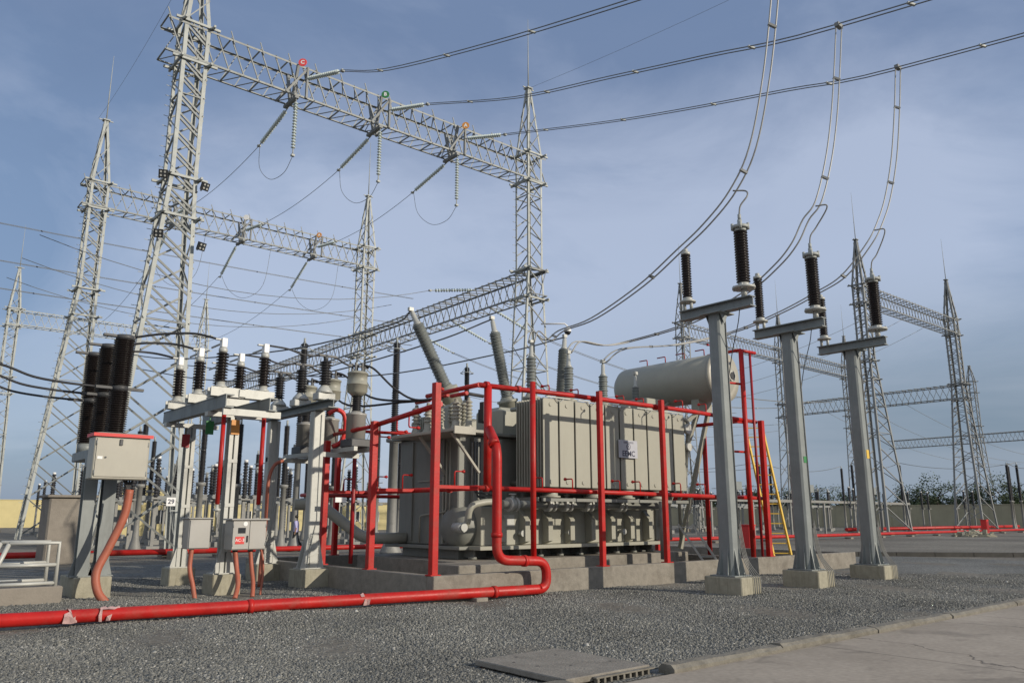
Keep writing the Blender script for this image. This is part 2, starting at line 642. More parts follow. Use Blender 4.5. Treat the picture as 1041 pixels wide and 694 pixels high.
def sheds(r0, r1, h0, h1, n, alt=None):
    prof = []
    st = (h1 - h0) / n
    for i in range(n):
        z = h0 + i * st
        ro = r1 if (alt is None or i % 2 == 0) else alt
        prof += [(r0, z), (r0, z + st * 0.30), (ro, z + st * 0.45), (ro * 0.99, z + st * 0.55), (r0 * 1.05, z + st * 0.95)]
    prof.append((r0, h1))
    return prof


#@@SETTING
# ------------------------------------------------------------------ setting
def sheet(name, x0, x1, y0, y1, z, material, kind='structure'):
    b = MB()
    b.add([(x0, y0, z), (x1, y0, z), (x1, y1, z), (x0, y1, z)], [(0, 1, 2, 3)])
    return tag(b.build(name, material), kind=kind)


sheet('ground', -2500, 2500, -2500, 2500, -0.02, M['soil'])
# gravel bed of the near bays
b = MB()
nx, ny = 60, 40
X0, X1, Y0, Y1 = -30.0, 36.0, 6.1, 31.0
vs, fs = [], []
for j in range(ny + 1):
    for i in range(nx + 1):
        x = X0 + (X1 - X0) * i / nx
        y = Y0 + (Y1 - Y0) * j / ny
        z = 0.018 * math.sin(x * 0.9 + y * 0.6) + 0.012 * math.sin(x * 2.1 - y * 1.3)
        vs.append((x, y, z - 0.005 if (0 < i < nx and 0 < j < ny) else -0.015))
for j in range(ny):
    for i in range(nx):
        a = j * (nx + 1) + i
        fs.append((a, a + 1, a + nx + 2, a + nx + 1))
b.add(vs, fs, True)
tag(b.build('yard_ground', M['gravel']), kind='structure')


def make_stones():
    rng = np.random.default_rng(3)
    base = np.array([(-1, -1, -1), (1, -1, -1), (1, 1, -1), (-1, 1, -1), (-.7, -.8, .8), (.9, -.6, .7), (.7, .8, .9), (-.8, .6, .6)], float) * 0.5
    faces = np.array([(0, 3, 2, 1), (4, 5, 6, 7), (0, 1, 5, 4), (1, 2, 6, 5), (2, 3, 7, 6), (3, 0, 4, 7)])
    pts = []
    # density falls with distance from the viewer
    n = 380000
    dep = 8.2 + (25 - 8.2) * rng.random(n) ** 1.5
    lat = (rng.random(n) * 2 - 1) * dep * 0.70
    x = math.cos(HEAD) * dep + math.sin(HEAD) * lat
    y = math.sin(HEAD) * dep - math.cos(HEAD) * lat
    keep = (y > 6.36) & (y < 24) & ~((x > 9.6) & (y > 13.8)) & ~((x > 5.95) & (x < 7.4) & (y > 6.1) & (y < 7.85))
    x, y = x[keep], y[keep]
    n = len(x)
    z = 0.018 * np.sin(x * 0.9 + y * 0.6) + 0.012 * np.sin(x * 2.1 - y * 1.3)
    size = 0.012 + 0.019 * rng.random(n) ** 2.2
    big = rng.random(n) < 0.004
    size[big] *= 1.9
    V = base[None] * size[:, None, None] * (0.7 + 0.6 * rng.random((n, 8, 3)))
    a = rng.random((n, 3)) * 2 * math.pi
    ca, sa = np.cos(a), np.sin(a)

    def rot(V, c, s, i, j):
        W = V.copy()
        W[:, :, i] = c[:, None] * V[:, :, i] - s[:, None] * V[:, :, j]
        W[:, :, j] = s[:, None] * V[:, :, i] + c[:, None] * V[:, :, j]
        return W
    V = rot(V, ca[:, 0], sa[:, 0], 0, 1)
    V = rot(V, ca[:, 1], sa[:, 1], 1, 2)
    V = rot(V, ca[:, 2], sa[:, 2], 0, 2)
    V += np.stack([x, y, z + size * 0.02 - 0.004], 1)[:, None, :]
    F = faces[None] + (np.arange(n) * 8)[:, None, None]
    me = bpy.data.meshes.new('gravel')
    me.vertices.add(n * 8)
    me.vertices.foreach_set('co', V.reshape(-1).astype(np.float32))
    me.loops.add(n * 24)
    me.loops.foreach_set('vertex_index', F.reshape(-1).astype(np.int32))
    me.polygons.add(n * 6)
    me.polygons.foreach_set('loop_start', (np.arange(n * 6) * 4).astype(np.int32))
    me.update(calc_edges=True)
    me.materials.append(M['stone'])
    o = bpy.data.objects.new('gravel', me)
    COL.objects.link(o)
    tag(o, 'loose dark grey crushed stone spread over the yard floor', 'gravel', kind='stuff')


make_stones()

# concrete road and its kerb
sheet('road', -60, 140, -5.0, 5.98, 0.006, M['road'])
b = MB()
for xs, xe in ((-12.0, 5.9), (7.40, 60.0)):
    x = xs
    while x < xe - 0.3:
        L = min(rnd.uniform(0.9, 1.9), xe - x)
        dz = rnd.uniform(-0.012, 0.012)
        dy = rnd.uniform(-0.015, 0.015)
        n = 5
        vs, fs = [], []
        for k in range(n + 1):
            xx = x + 0.004 + (L - 0.008) * k / n
            w1, w2, w3 = (rnd.uniform(-0.008, 0.008) for _ in range(3))
            for yy, zz in ((5.99, -0.05), (5.985 + w1, 0.05), (6.03 + w2, 0.085 + w3), (6.16 + w1, 0.09 + w2), (6.21 + w3, 0.05), (6.215, -0.05)):
                vs.append((xx, yy + dy, zz + (dz if zz > 0 else 0)))
        for k in range(n):
            for j in range(5):
                a = k * 6 + j
                fs.append((a, a + 6, a + 7, a + 1))
        fs += [(0, 1, 2, 3, 4, 5), tuple(n * 6 + j for j in (5, 4, 3, 2, 1, 0))]
        b.add(vs, fs)
        x += L
tag(b.build('kerb', M['kerb']), kind='structure')
# far kerb that edges the soil beyond the gravel
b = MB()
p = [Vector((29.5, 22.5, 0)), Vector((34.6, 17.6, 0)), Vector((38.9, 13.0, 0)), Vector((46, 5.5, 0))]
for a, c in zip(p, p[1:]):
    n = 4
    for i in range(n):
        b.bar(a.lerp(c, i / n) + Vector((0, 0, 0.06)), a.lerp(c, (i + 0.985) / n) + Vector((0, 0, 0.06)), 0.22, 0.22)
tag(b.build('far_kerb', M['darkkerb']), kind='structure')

# drain cover
dc = thing('drain_cover', (6.68, 7.0, 0), 'flat concrete drain cover slab with small lifting holes at the road kerb', 'drain cover')
MB().bbox(6.02, 7.33, 6.26, 7.78, 0.005, 0.07, 0.01).build('slab', M['concrete'], dc)
b = MB()
for k in range(9):
    xx = 6.42 + k * 0.1
    b.box(xx, xx + 0.03, 6.2, 6.255, -0.03, 0.034)
b.box(6.40, 7.33, 6.195, 6.255, 0.036, 0.052)
b.build('grate', M['kerb'], dc)
b = MB()
for hx, hy in ((6.25, 7.35), (6.5, 7.6), (6.95, 7.4), (6.62, 6.8), (6.3, 7.0), (7.15, 6.7)):
    b.cyl((hx, hy, 0.06), (hx, hy, 0.0722), 0.018, 8)
b.build('lifting_hole', M['darkwire'], dc)

#@@LATTICE
# ------------------------------------------------------------------ lattice gantries
ZB0, ZB1 = 22.05, 23.75      # high beams
ZL0, ZL1 = 14.6, 16.2       # low beams
HY = 0.60


def hx_at(z):
    return 0.58 if z >= 16.5 else 0.58 + (16.5 - z) / 16.5 * 0.98


def tower(x, y, label, material, lean=0.0, apex=28.6, spire=True, group='lattice gantry towers', wy=0.0, wx=0.0, par=False, lw=0.14, bw=0.062, ps=0.95):
    t = thing('lattice_tower', (x, y, 0), label, 'lattice tower', group)
    cx = lambda z: x - lean * max(0, (16.5 - z)) / 16.5

    def corner(i, z):
        sx, sy = ((-1, -1), (1, -1), (1, 1), (-1, 1))[i]
        ft = max(0.0, (16.5 - z) / 16.5)
        return Vector((cx(z) + sx * (hx_at(z) + wx * ft), y + sy * (HY + wy * ft), z))
    top = ZB1 + 0.15
    ap = [Vector((x + sx * 0.12, y + sy * 0.12, apex)) for sx, sy in ((-1, -1), (1, -1), (1, 1), (-1, 1))]
    for i in range(4):
        b = MB()
        sx, sy = ((-1, -1), (1, -1), (1, 1), (-1, 1))[i]
        for p, q in ((corner(i, 0.25), corner(i, 16.5)), (corner(i, 16.5), corner(i, top)), (corner(i, top), ap[i])):
            # an L with its two flanges along the tower's faces, turned inward
            w, th = lw, 0.025
            pr = [(0, 0), (-sx * w, 0), (-sx * w, -sy * th), (-sx * th, -sy * th), (-sx * th, -sy * w), (0, -sy * w)]
            vs = [Vector((e.x + a_, e.y + b_, e.z)) for e in (p, q) for a_, b_ in pr]
            fs = [(k, (k + 1) % 6, 6 + (k + 1) % 6, 6 + k) for k in range(6)] + [(5, 4, 3, 2, 1, 0), (6, 7, 8, 9, 10, 11)]
            if sx * sy < 0:
                fs = [f[::-1] for f in fs]
            b.add(vs, fs)
        b.build('leg', material, t)
        f0 = corner(i, 0)
        MB().bbox(f0.x - 0.32, f0.x + 0.32, f0.y - 0.32, f0.y + 0.32, -0.2, 0.3, 0.03).build('footing', M['concrete'], t)
    # panels
    zs = [0.3]
    while zs[-1] < top - 0.4:
        zs.append(zs[-1] + max(1.0, (hx_at(zs[-1]) + wx * max(0, 16.5 - zs[-1]) / 16.5) * 1.6) * ps)
    sc = (top - 0.3) / (zs[-1] - 0.3)
    zs = [0.3 + (z - 0.3) * sc for z in zs]
    b = MB()
    ins = 0.02
    for k in range(len(zs) - 1):
        z0, z1 = zs[k], zs[k + 1]
        for i in range(4):
            j = (i + 1) % 4
            p0, p1, q0, q1 = corner(i, z0), corner(i, z1), corner(j, z0), corner(j, z1)
            inn = (Vector((x, y, (z0 + z1) / 2)) - (p0 + q1) / 2)
            inn.z = 0
            inn = inn.normalized() * 0.03
            if i == 0 or i == 2:
                b.angle(p1 + inn, q0 + inn, bw, 0.012, ref=inn)
            elif i == 2:
                b.angle(p0 + inn, q1 + inn, bw, 0.012, ref=inn)
            else:
                if k % 2:
                    b.angle(p1 + inn, q0 + inn, bw * 0.85, 0.012, ref=inn)
                else:
                    b.angle(p0 + inn, q1 + inn, bw * 0.85, 0.012, ref=inn)
            if par and i == 0 and k:
                # the face carries its diagonals in pairs
                dz = (z1 - z0) * 0.24
                u0, u1 = corner(i, z1 - dz), corner(j, z0 - dz)
                if i == 2:
                    u0, u1 = corner(i, z0 - dz), corner(j, z1 - dz)
                b.angle(u0 + inn, u1 + inn, bw, 0.012, ref=inn)
            if k % 5 == 4:
                b.bar(p1 + inn * 1.6, q1 + inn * 1.6, 0.07, 0.05)
    # cap braces
    za = [top, top + 1.4, top + 2.7]
    for k in range(3):
        for i in range(4):
            j = (i + 1) % 4
            f0 = (za[k] - top) / (apex - top)
            f1 = ((za[k + 1] if k < 2 else apex - 0.3) - top) / (apex - top)
            ci, cj = corner(i, top), corner(j, top)
            b.bar(ci.lerp(ap[i], f0), cj.lerp(ap[j], f1), 0.06, 0.05)
    b.build('bracing', M['steel_mid'] if material is M['steel'] else material, t)  # darker steel here: shade on the braces' undersides put into their colour
    # seats for the beams
    for zz in (ZB0 - 0.12, ZB1 + 0.1, ZL0 - 0.12, ZL1 + 0.1):
        b = MB()
        for sy in (-1, 1):
            b.bar((x - 1.0, y + sy * (HY + 0.06), zz), (x + 1.0, y + sy * (HY + 0.06), zz), 0.09, 0.11)
        for sx in (-1, 1):
            b.bar((x + sx * (hx_at(zz) + 0.07), y - 0.95, zz), (x + sx * (hx_at(zz) + 0.07), y + 0.95, zz), 0.09, 0.11)
        b.build('beam_seat', material, t)
    b = MB()
    b.box(x - 0.22, x + 0.22, y - 0.22, y + 0.22, apex - 0.05, apex + 0.03)
    b.bar((x - 0.45, y, apex), (x + 0.45, y, apex), 0.06, 0.06)
    b.build('cap_plate', material, t)
    if spire:
        b = MB()
        b.tube([(x, y, apex), (x, y, apex + 2.5), (x, y, apex + 5.0)], [0.045, 0.03, 0.012], 6)
        b.build('lightning_rod', M['steel'], t)
    # climbing steps on one leg
    b = MB()
    for k in range(40):
        z = 2.5 + k * 0.5
        c = corner(3, z)
        b.bar(c, c + Vector((-0.22, 0.0, 0)), 0.022, 0.022)
    b.build('climbing_step', material, t)
    return t


def beam(p0, p1, z0, z1, label, material, group='lattice gantry beams', rails=False, hang=()):
    """box truss between two towers along X or Y"""
    p0, p1 = Vector((*p0, 0)), Vector((*p1, 0))
    mid = (p0 + p1) / 2
    t = thing('lattice_beam', (mid.x, mid.y, z0), label, 'lattice beam', group)
    d = (p1 - p0).normalized()
    s = Vector((-d.y, d.x, 0))
    L = (p1 - p0).length
    w = 0.62
    n = max(6, int(round(L / 0.72)))
    for sgn in (-1, 1):
        for z, fa in ((z0, 1), (z1, -1)):
            b = MB()
            a = p0 + s * (w * sgn) + Vector((0, 0, z))
            c = p1 + s * (w * sgn) + Vector((0, 0, z))
            b.angle(a, c, 0.095, 0.014, ref=(0, 0, 1), fa=(1 if (sgn < 0) else -1) * -1, fb=fa)
            b.build('chord', material, t)
    b = MB()
    for k in range(n):
        a0, a1 = p0 + d * (L * k / n), p0 + d * (L * (k + 1) / n)
        for sgn in (-1, 1):
            o = s * (w * sgn * 0.93)
            lo0, lo1 = a0 + o + Vector((0, 0, z0)), a1 + o + Vector((0, 0, z0))
            hi0, hi1 = a0 + o + Vector((0, 0, z1)), a1 + o + Vector((0, 0, z1))
            if sgn < 0:
                b.angle(hi0, lo1, 0.05, 0.01, ref=s)
            else:
                b.angle(lo0, hi1, 0.045, 0.01, ref=s)
        for z, fl_ in ((z0, 1), (z1, -1)):
            q0 = a0 + s * w * fl_ + Vector((0, 0, z + 0.02))
            q1 = a1 - s * w * fl_ + Vector((0, 0, z + 0.02))
            b.angle(q0, q1, 0.05, 0.01, ref=(0, 0, 1))
            if k % 2 == 0:
                b.bar(a0 - s * w + Vector((0, 0, z + 0.05)), a0 + s * w + Vector((0, 0, z + 0.05)), 0.06, 0.05)
    b.build('web_bracing', material, t)
    for hx_ in hang:
        b = MB()
        c = Vector((hx_, p0.y, 0))
        for sg in (-1, 1):
            b.bar(c + Vector((0, 0.62 * sg, z1)), c + Vector((0, 0.1 * sg, z0 - 0.12)), 0.16, 0.12)
            b.bar(c + Vector((-0.55, 0.6 * sg, z0 + 0.02)), c + Vector((0.55, 0.6 * sg, z1)), 0.13, 0.1)
            b.bar(c + Vector((0.5, 0.64 * sg, z0)), c + Vector((0.5, 0.64 * sg, z1)), 0.13, 0.1)
        b.bar(c + Vector((0, -0.7, z0 - 0.1)), c + Vector((0, 0.7, z0 - 0.1)), 0.2, 0.14)
        b.build('hanger_bracket', M['steel_far'], t)
    if rails:
        b = MB()
        for k in range(0, n, 2):
            a0 = p0 + d * (L * (k + 0.2) / n)
            b.bar(a0 - s * w + Vector((0, 0, z1 - 0.2)), a0 - s * w - d * 0.22 + Vector((0, 0, z1 + 0.38)), 0.04, 0.04)
        b.build('walkway_stanchion', material, t)
    return t


GX = (10.15, 31.0)
GYA, GYB, GYC = 35.0, 57.2, 100.0
tower(GX[0], GYA, 'tallest-looking lattice tower with black floodlights and a 29 plate, behind the brown breaker', M['steel'], 0.45, spire=False, par=True, lw=0.17, bw=0.085, ps=0.92)
tower(GX[1], GYA, 'lattice tower just behind the transformer with a dome camera on its side', M['steel'], lw=0.125)
tower(GX[0] + 1.2, GYB, 'lattice tower with a pointed top, rising just behind the floodlit tower', M['steel'], 0.7, par=True, lw=0.16, bw=0.075, ps=0.95)
tower(GX[1] + 1.2, GYB, 'lattice tower behind the drum-headed transformers, ending the second high beam', M['steel'], 0.5)
tower(13.0, GYC, 'small distant lattice tower beyond the handrail and the yellow wall strip', M['steel'], 0.5, lw=0.17)
tower(33.6, GYC, 'distant lattice tower whose tip shows just beside the floodlit tower', M['steel'])
RX = (75.0, 96.5)
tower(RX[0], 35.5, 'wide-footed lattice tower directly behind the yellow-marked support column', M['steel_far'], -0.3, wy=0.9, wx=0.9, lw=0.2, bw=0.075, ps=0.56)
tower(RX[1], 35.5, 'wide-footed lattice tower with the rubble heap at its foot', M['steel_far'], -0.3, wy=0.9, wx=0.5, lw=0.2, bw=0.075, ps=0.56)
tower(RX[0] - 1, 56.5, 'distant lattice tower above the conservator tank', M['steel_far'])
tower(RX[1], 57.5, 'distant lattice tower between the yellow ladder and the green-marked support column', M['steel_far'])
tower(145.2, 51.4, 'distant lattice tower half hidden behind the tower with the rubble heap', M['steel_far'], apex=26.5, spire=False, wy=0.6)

e = 0.62
beam((GX[0] - 1.3, GYA), (GX[1] + 0.9, GYA), ZB0, ZB1, 'high lattice beam carrying the lettered phase discs, from floodlit tower to transformer tower', M['steel_mid'], rails=True, hang=(15.1, 19.9, 25.0))
beam((GX[0] + 0.2, GYB), (GX[1] + 2.1, GYB), ZB0, ZB1, 'second high lattice beam, crossing just behind the floodlit tower', M['steel_mid'], rails=True, hang=(16.3, 21.4, 27.3))
beam((12.4, GYC), (34.2, GYC), ZB0, ZB1, 'distant lattice beam seen behind the brown breaker and the white-capped insulators', M['steel'])
beam((GX[1], GYA - 0.9), (GX[1] + 2.4, GYC + 0.5), ZL0, ZL1, 'low dark lattice beam running back from the transformer tower behind the bushings', M['steel_far'])
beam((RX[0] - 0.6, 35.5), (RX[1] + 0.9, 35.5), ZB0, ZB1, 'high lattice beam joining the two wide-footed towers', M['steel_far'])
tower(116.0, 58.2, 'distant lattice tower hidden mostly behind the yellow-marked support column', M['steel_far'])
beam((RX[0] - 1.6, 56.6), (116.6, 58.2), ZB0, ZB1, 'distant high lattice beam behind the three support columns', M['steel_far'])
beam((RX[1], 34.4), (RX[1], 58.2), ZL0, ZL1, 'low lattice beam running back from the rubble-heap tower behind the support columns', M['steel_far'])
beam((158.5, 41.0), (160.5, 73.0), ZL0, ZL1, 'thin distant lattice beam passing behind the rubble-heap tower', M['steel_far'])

# phase marker discs with letters on the beams
FACE = -FWD
for (x, y, m, letter, label) in (
        (15.1, 34.35, 'redpink', 'C', 'round red phase disc lettered C on the high beam'),
        (19.85, 34.35, 'green', 'B', 'round green phase disc lettered B on the high beam'),
        (25.2, 34.35, 'orangepaint', 'A', 'round orange phase disc lettered A on the high beam before the transformer tower'),
        (21.3, 56.6, 'white', '', 'pale blank phase disc on the second high beam'),
        (27.3, 56.6, 'orangepaint', 'A', 'round orange phase disc on the second high beam')):
    t = thing('phase_disc', (x, y, ZB1), label, 'phase disc', 'phase discs on the beams')
    c = Vector((x, y - 0.45, ZB1 - 0.12))
    b = MB()
    b.lathe([(0.205, -0.02), (0.215, 0.0), (0.205, 0.02)], c, FACE, 20)
    b.build('disc', M[m], t)
    MB().bar((x, y + 0.05, ZB1 - 0.05), (x, y - 0.43, ZB1 + 0.0), 0.04, 0.03).build('bracket', M['steel'], t)
    if letter:
        text_mesh('letter', letter, 0.27, c + FACE * 0.024, RGT, (0, 0, 1), M['whiteink'], t, bold=0.012)

# insulator strings
def string(p0, p1, label, group, n=13, r=0.118, ext=0.35, material=None):
    p0, p1 = Vector(p0), Vector(p1)
    t = thing('insulator_string', p0, label, 'insulator string', group)
    d = (p1 - p0).normalized()
    L = (p1 - p0).length
    prof = []
    a, c = ext, L - ext
    st = (c - a) / n
    for i in range(n):
        z = a + i * st
        prof += [(0.03, z), (0.05, z + st * 0.2), (r, z + st * 0.55), (r * 0.95, z + st * 0.68), (0.035, z + st * 0.72)]
    prof.append((0.03, c))
    b = MB()
    b.lathe(prof, p0, d, 10)
    b.build('disc_stack', material or M['glass'], t)
    b = MB()
    b.cyl(p0, p0 + d * ext, 0.03, 6)
    b.build('end_fitting', M['steel'], t)
    b = MB()
    b.cyl(p0 + d * (L - ext), p1, 0.03, 6)
    b.cbox(p1, 0.16, 0.16, 0.1)
    b.build('line_clamp', M['steel'], t)
    return t


PH = (15.1, 19.9, 25.0)
names = ('red', 'green', 'orange')
for x, nm in zip(PH, names):
    string((x, 34.4, ZB0), (x, 34.4, 18.85), 'green glass insulator string hanging straight down below the %s phase disc' % nm, 'hanging glass insulator strings', n=16)
    string((x + 0.3, 34.2, 22.95), (x + 0.65, 30.9, 22.05), 'green glass insulator string reaching forward from beside the %s phase disc' % nm, 'forward tension insulator strings', n=16)
    string((x + 0.1, 35.5, ZB0 - 0.15), (x + 0.25, 39.4, 21.3), 'insulator string slanting back below the beam under the %s phase disc' % nm, 'backward tension insulator strings', n=16)
for x, nm in zip((16.3, 21.4, 27.3), ('floodlit-tower end', 'pale disc', 'orange disc')):
    string((x, 56.5, 22.7), (x - 0.1, 53.0, 22.2), 'insulator string on the front of the second high beam at its %s' % nm, 'second beam front insulator strings', n=16)
    string((x, 57.8, 22.0), (x + 0.1, 61.3, 20.2), 'insulator string slanting back under the second high beam at its %s' % nm, 'second beam rear insulator strings', n=16)
# on the low beam behind the transformer
for y, nm in ((39.5, 'near the tower'), (44.0, 'at its middle'), (48.5, 'toward its far end')):
    if y < 40:
        string((30.4, y, 16.0), (27.0, y + 0.3, 15.4), 'insulator string on the breaker side of the low dark beam, %s' % nm, 'low beam front insulator strings', n=14)
    string((31.6, y, 15.0), (35.0, y - 0.2, 13.8), 'insulator string on the conservator side of the low dark beam, %s' % nm, 'low beam rear insulator strings', n=14)

#@@WIRES
# ------------------------------------------------------------------ overhead conductors
def twin(paths, label, group, r=0.017, gap=0.11, side=(1, 0, 0), every=3.2, material=None, spacer=None, name='twin_conductor'):
    t = thing(name, paths[0], label, 'power line', group)
    s = Vector(side).normalized() * gap
    P = [Vector(p) for p in paths]
    for sg in (-1, 1):
        MB().tube([p + s * sg for p in P], r, 6).build('strand', material or M['wire'], t)
    global last_twin
    last_twin = t
    acc = every * 0.6
    for a, c in zip(P, P[1:]):
        L = (c - a).length
        while acc < L:
            q = a.lerp(c, acc / L)
            b = MB()
            d = (c - a).normalized()
            b.bar(q - s * 1.25 - d * 0.05, q + s * 1.25 + d * 0.05, 0.07, 0.06)
            b.build('spacer', spacer or M['zinc'], t)
            acc += every
        acc -= L
    return t


def single(P, label, group=None, r=0.017, material=None, name='conductor', cat='power line'):
    b = MB()
    b.tube(P, r, 6)
    return tag(b.build(name, material or M['wire']), label, cat, group)


# the three twin lines coming over the viewer's right shoulder
lines = []
for x0, x1, nm, pts in (
        (15.75, 16.2, 'red', [(30.9, 22.05), (27.5, 20.7), (20.3, 18.45), (13.7, 16.6), (8.9, 15.4), (0, 13.9), (-14, 13.5)]),
        (20.55, 21.4, 'green', [(30.9, 22.05), (25, 20.2), (19.2, 18.6), (14.8, 17.4), (10.0, 16.15), (0, 14.6), (-14, 14.2)]),
        (25.65, 26.2, 'orange', [(30.9, 22.05), (24.0, 20.2), (19.55, 19.0), (14.5, 17.75), (10.3, 16.75), (0, 15.4), (-14, 15.0)])):
    P = []
    for y, z in pts:
        f = min(1, (30.9 - y) / 4)
        P.append((x0 + (x1 - x0) * f, y, z))
    twin(smooth_path(P, 5), 'twin overhead line leaving the beam beside the %s phase disc out over the gravel' % nm, 'twin overhead lines', gap=0.10, r=0.019, every=5.2, spacer=M['steel'])

# twin droppers from those lines down past the arresters to the transformer
drop = (
    ([(16.2, 8.95, 15.4), (15.95, 8.97, 13.9), (15.9, 9.31, 12.0), (15.9, 9.81, 10.36), (15.9, 10.43, 9.45), (15.9, 11.25, 8.82), (15.9, 12.14, 8.35), (15.9, 13.42, 7.72), (15.8, 15.1, 7.12), (15.6, 16.2, 6.93)], (14.77, 16.6, 6.5), 'conservator-side'),
    ([(21.38, 10.0, 16.1), (20.82, 9.91, 14.43), (20.2, 9.84, 12.62), (19.69, 9.87, 11.14), (19.27, 10.03, 9.93), (19.1, 10.33, 9.47), (18.95, 10.62, 8.85), (18.95, 11.2, 8.36), (18.95, 12.26, 7.81), (18.95, 14.2, 7.3), (18.6, 16.1, 7.05)], (16.25, 16.6, 6.4), 'green-marked'),
    ([(26.23, 10.36, 16.78), (25.24, 10.14, 14.83), (24.13, 9.95, 12.67), (23.34, 9.93, 11.14), (22.9, 10.04, 10.27), (22.54, 10.26, 9.57), (22.35, 11.03, 8.71), (22.35, 11.95, 8.36), (22.35, 13.2, 8.0), (22.2, 14.8, 7.65)], (17.72, 16.6, 6.28), 'yellow-marked'))
for pts, end, nm in drop:
    P = list(pts)
    ly = P[-1]
    # last stretch swings over to the bushing
    E_ = Vector(end)
    m1 = Vector(ly).lerp(E_, 0.45) + Vector((0, 0, -0.12 if nm == 'conservator-side' else 0.02))
    m2 = Vector(ly).lerp(E_, 0.85) + Vector((0, 0, 0.30))
    P = [Vector(p) for p in P] + [m1, m2, E_ + Vector((0, 0, 0.02))]
    twin(smooth_path(P, 6), 'twin dropper wire curving down past the %s support column to the transformer' % nm, 'twin dropper wires', r=0.022, gap=0.085, side=(0.76, -0.64, 0), every=3.6, material=M['wiremid'], spacer=M['steel_far'])
    MB().bar(Vector(pts[0]) + Vector((-0.14, 0, 0.03)), Vector(pts[0]) + Vector((0.14, 0, 0.03)), 0.13, 0.12).build('clamp', M['steel_far'], last_twin)

# single lines from the nearest beam back to the second beam, and on
for x, xb, nm in zip(PH, (16.2, 21.3, 27.2), names):
    single(sagline((x + 0.25, 39.4, 21.3), (xb, 53.0, 22.2), 0.3), 'single line between the two high beams under the %s phase disc' % nm, 'lines between the high beams')
    P = sagline((xb + 0.1, 61.3, 20.2), (xb + 3, 99.5, 22.3), 1.6)
    single(P, 'single line running back from the second high beam, in line with the %s phase disc' % nm, 'lines behind the second beam')
    # slack jumpers
    P = smooth_path([(x + 0.25, 39.3, 21.3), (x - 0.1, 38.2, 19.5), (x - 0.15, 36.6, 18.3), (x - 0.05, 35.2, 18.2), (x, 34.4, 18.8)], 6)
    single(P, 'slack jumper loop to the hanging insulator string below the %s phase disc' % nm, 'jumper loops on the high beam', r=0.014)
    P = smooth_path([(xb + 0.1, 61.0, 20.5), (xb + 0.5, 60, 18.9), (xb + 1.4, 59, 18.2), (xb + 2.4, 58, 19.2), (xb + 2.8, 57.8, 22.4)], 6)
    single(P, 'slack jumper loop under the second high beam, in line with the %s phase disc' % nm, 'jumper loops on the second beam', r=0.015)
# long busbars running across behind everything
for z, nm in ((24.0, 'highest'), (21.0, 'middle'), (18.8, 'lowest')):
    for sec, (xa, xb) in (('', (-40, 46)),):
        P = sagline((xa, 71.0, z + 1.0), (46.0, 71.0, z + 0.8), 0.8, 20)
        twin(P, 'long twin line crossing far behind the floodlit tower, the %s of three' % nm, 'long twin lines behind the towers', r=0.02, gap=0.10, side=(0, 1, 0), every=9.0, material=M['wire'], spacer=M['darkwire'])
for k, (z, y) in enumerate(((13.2, 62), (12.2, 66), (11.2, 70))):
    P = sagline((46, y, z), (104, y - 3, z + 1.5), 1.8, 16)
    single(P, 'thin far line strung behind the support columns, the %s of three' % ('top', 'middle', 'bottom')[k], 'thin far lines behind the columns', r=0.025)
for k, x in enumerate((80.5, 86.0, 91.5)):
    P = sagline((x, 36.0, 22.5), (x - 30, 58, 12.5), 2.5, 16)
    single(P, 'far line sloping down from the beam of the wide-footed towers, at its %s' % ('first third', 'middle', 'last third')[k], 'sloping lines of the far beam', r=0.022)
for k, y in enumerate((42, 47, 52)):
    P = sagline((97.2, y, 14.8), (140, y - 8, 9.5), 2.2, 14)
    single(P, 'far line drooping beyond the rubble-heap tower, the %s of three' % ('front', 'middle', 'rear')[k], 'drooping lines of the far low beam', r=0.022)
# lines from low beam down to the right behind the transformer and to the bushings
for k, y in enumerate((39.5, 44.0, 48.5)):
    P = sagline((35.0, y - 0.2, 13.8), (60, y - 8, 10.5), 1.4, 14)
    twin(P, 'twin line drooping from the low dark beam behind the conservator, the %s of three' % ('front', 'middle', 'rear')[k], 'twin lines of the low dark beam', r=0.018, gap=0.1, side=(0, 1, 0), every=40)
    P = sagline((27.0, y + 0.3, 15.4), (6, y + 2, 14.6), 1.6, 14)
    single(P, 'line from the low dark beam toward the breaker side, the %s of three' % ('front', 'middle', 'rear')[k], 'lines off the low dark beam', r=0.018)
# earth wires at the tops
single(sagline((10.15, 35, 28.6), (10.85, 57.2, 28.6), 0.5), 'thin earth wire between the tips of the floodlit tower and the one behind', 'earth wires', r=0.008)
single(sagline((31.0, 35, 28.6), (36.0, -20, 30.5), 1.6), 'thin earth wire from the transformer tower tip out over the gravel', 'earth wires', r=0.008)

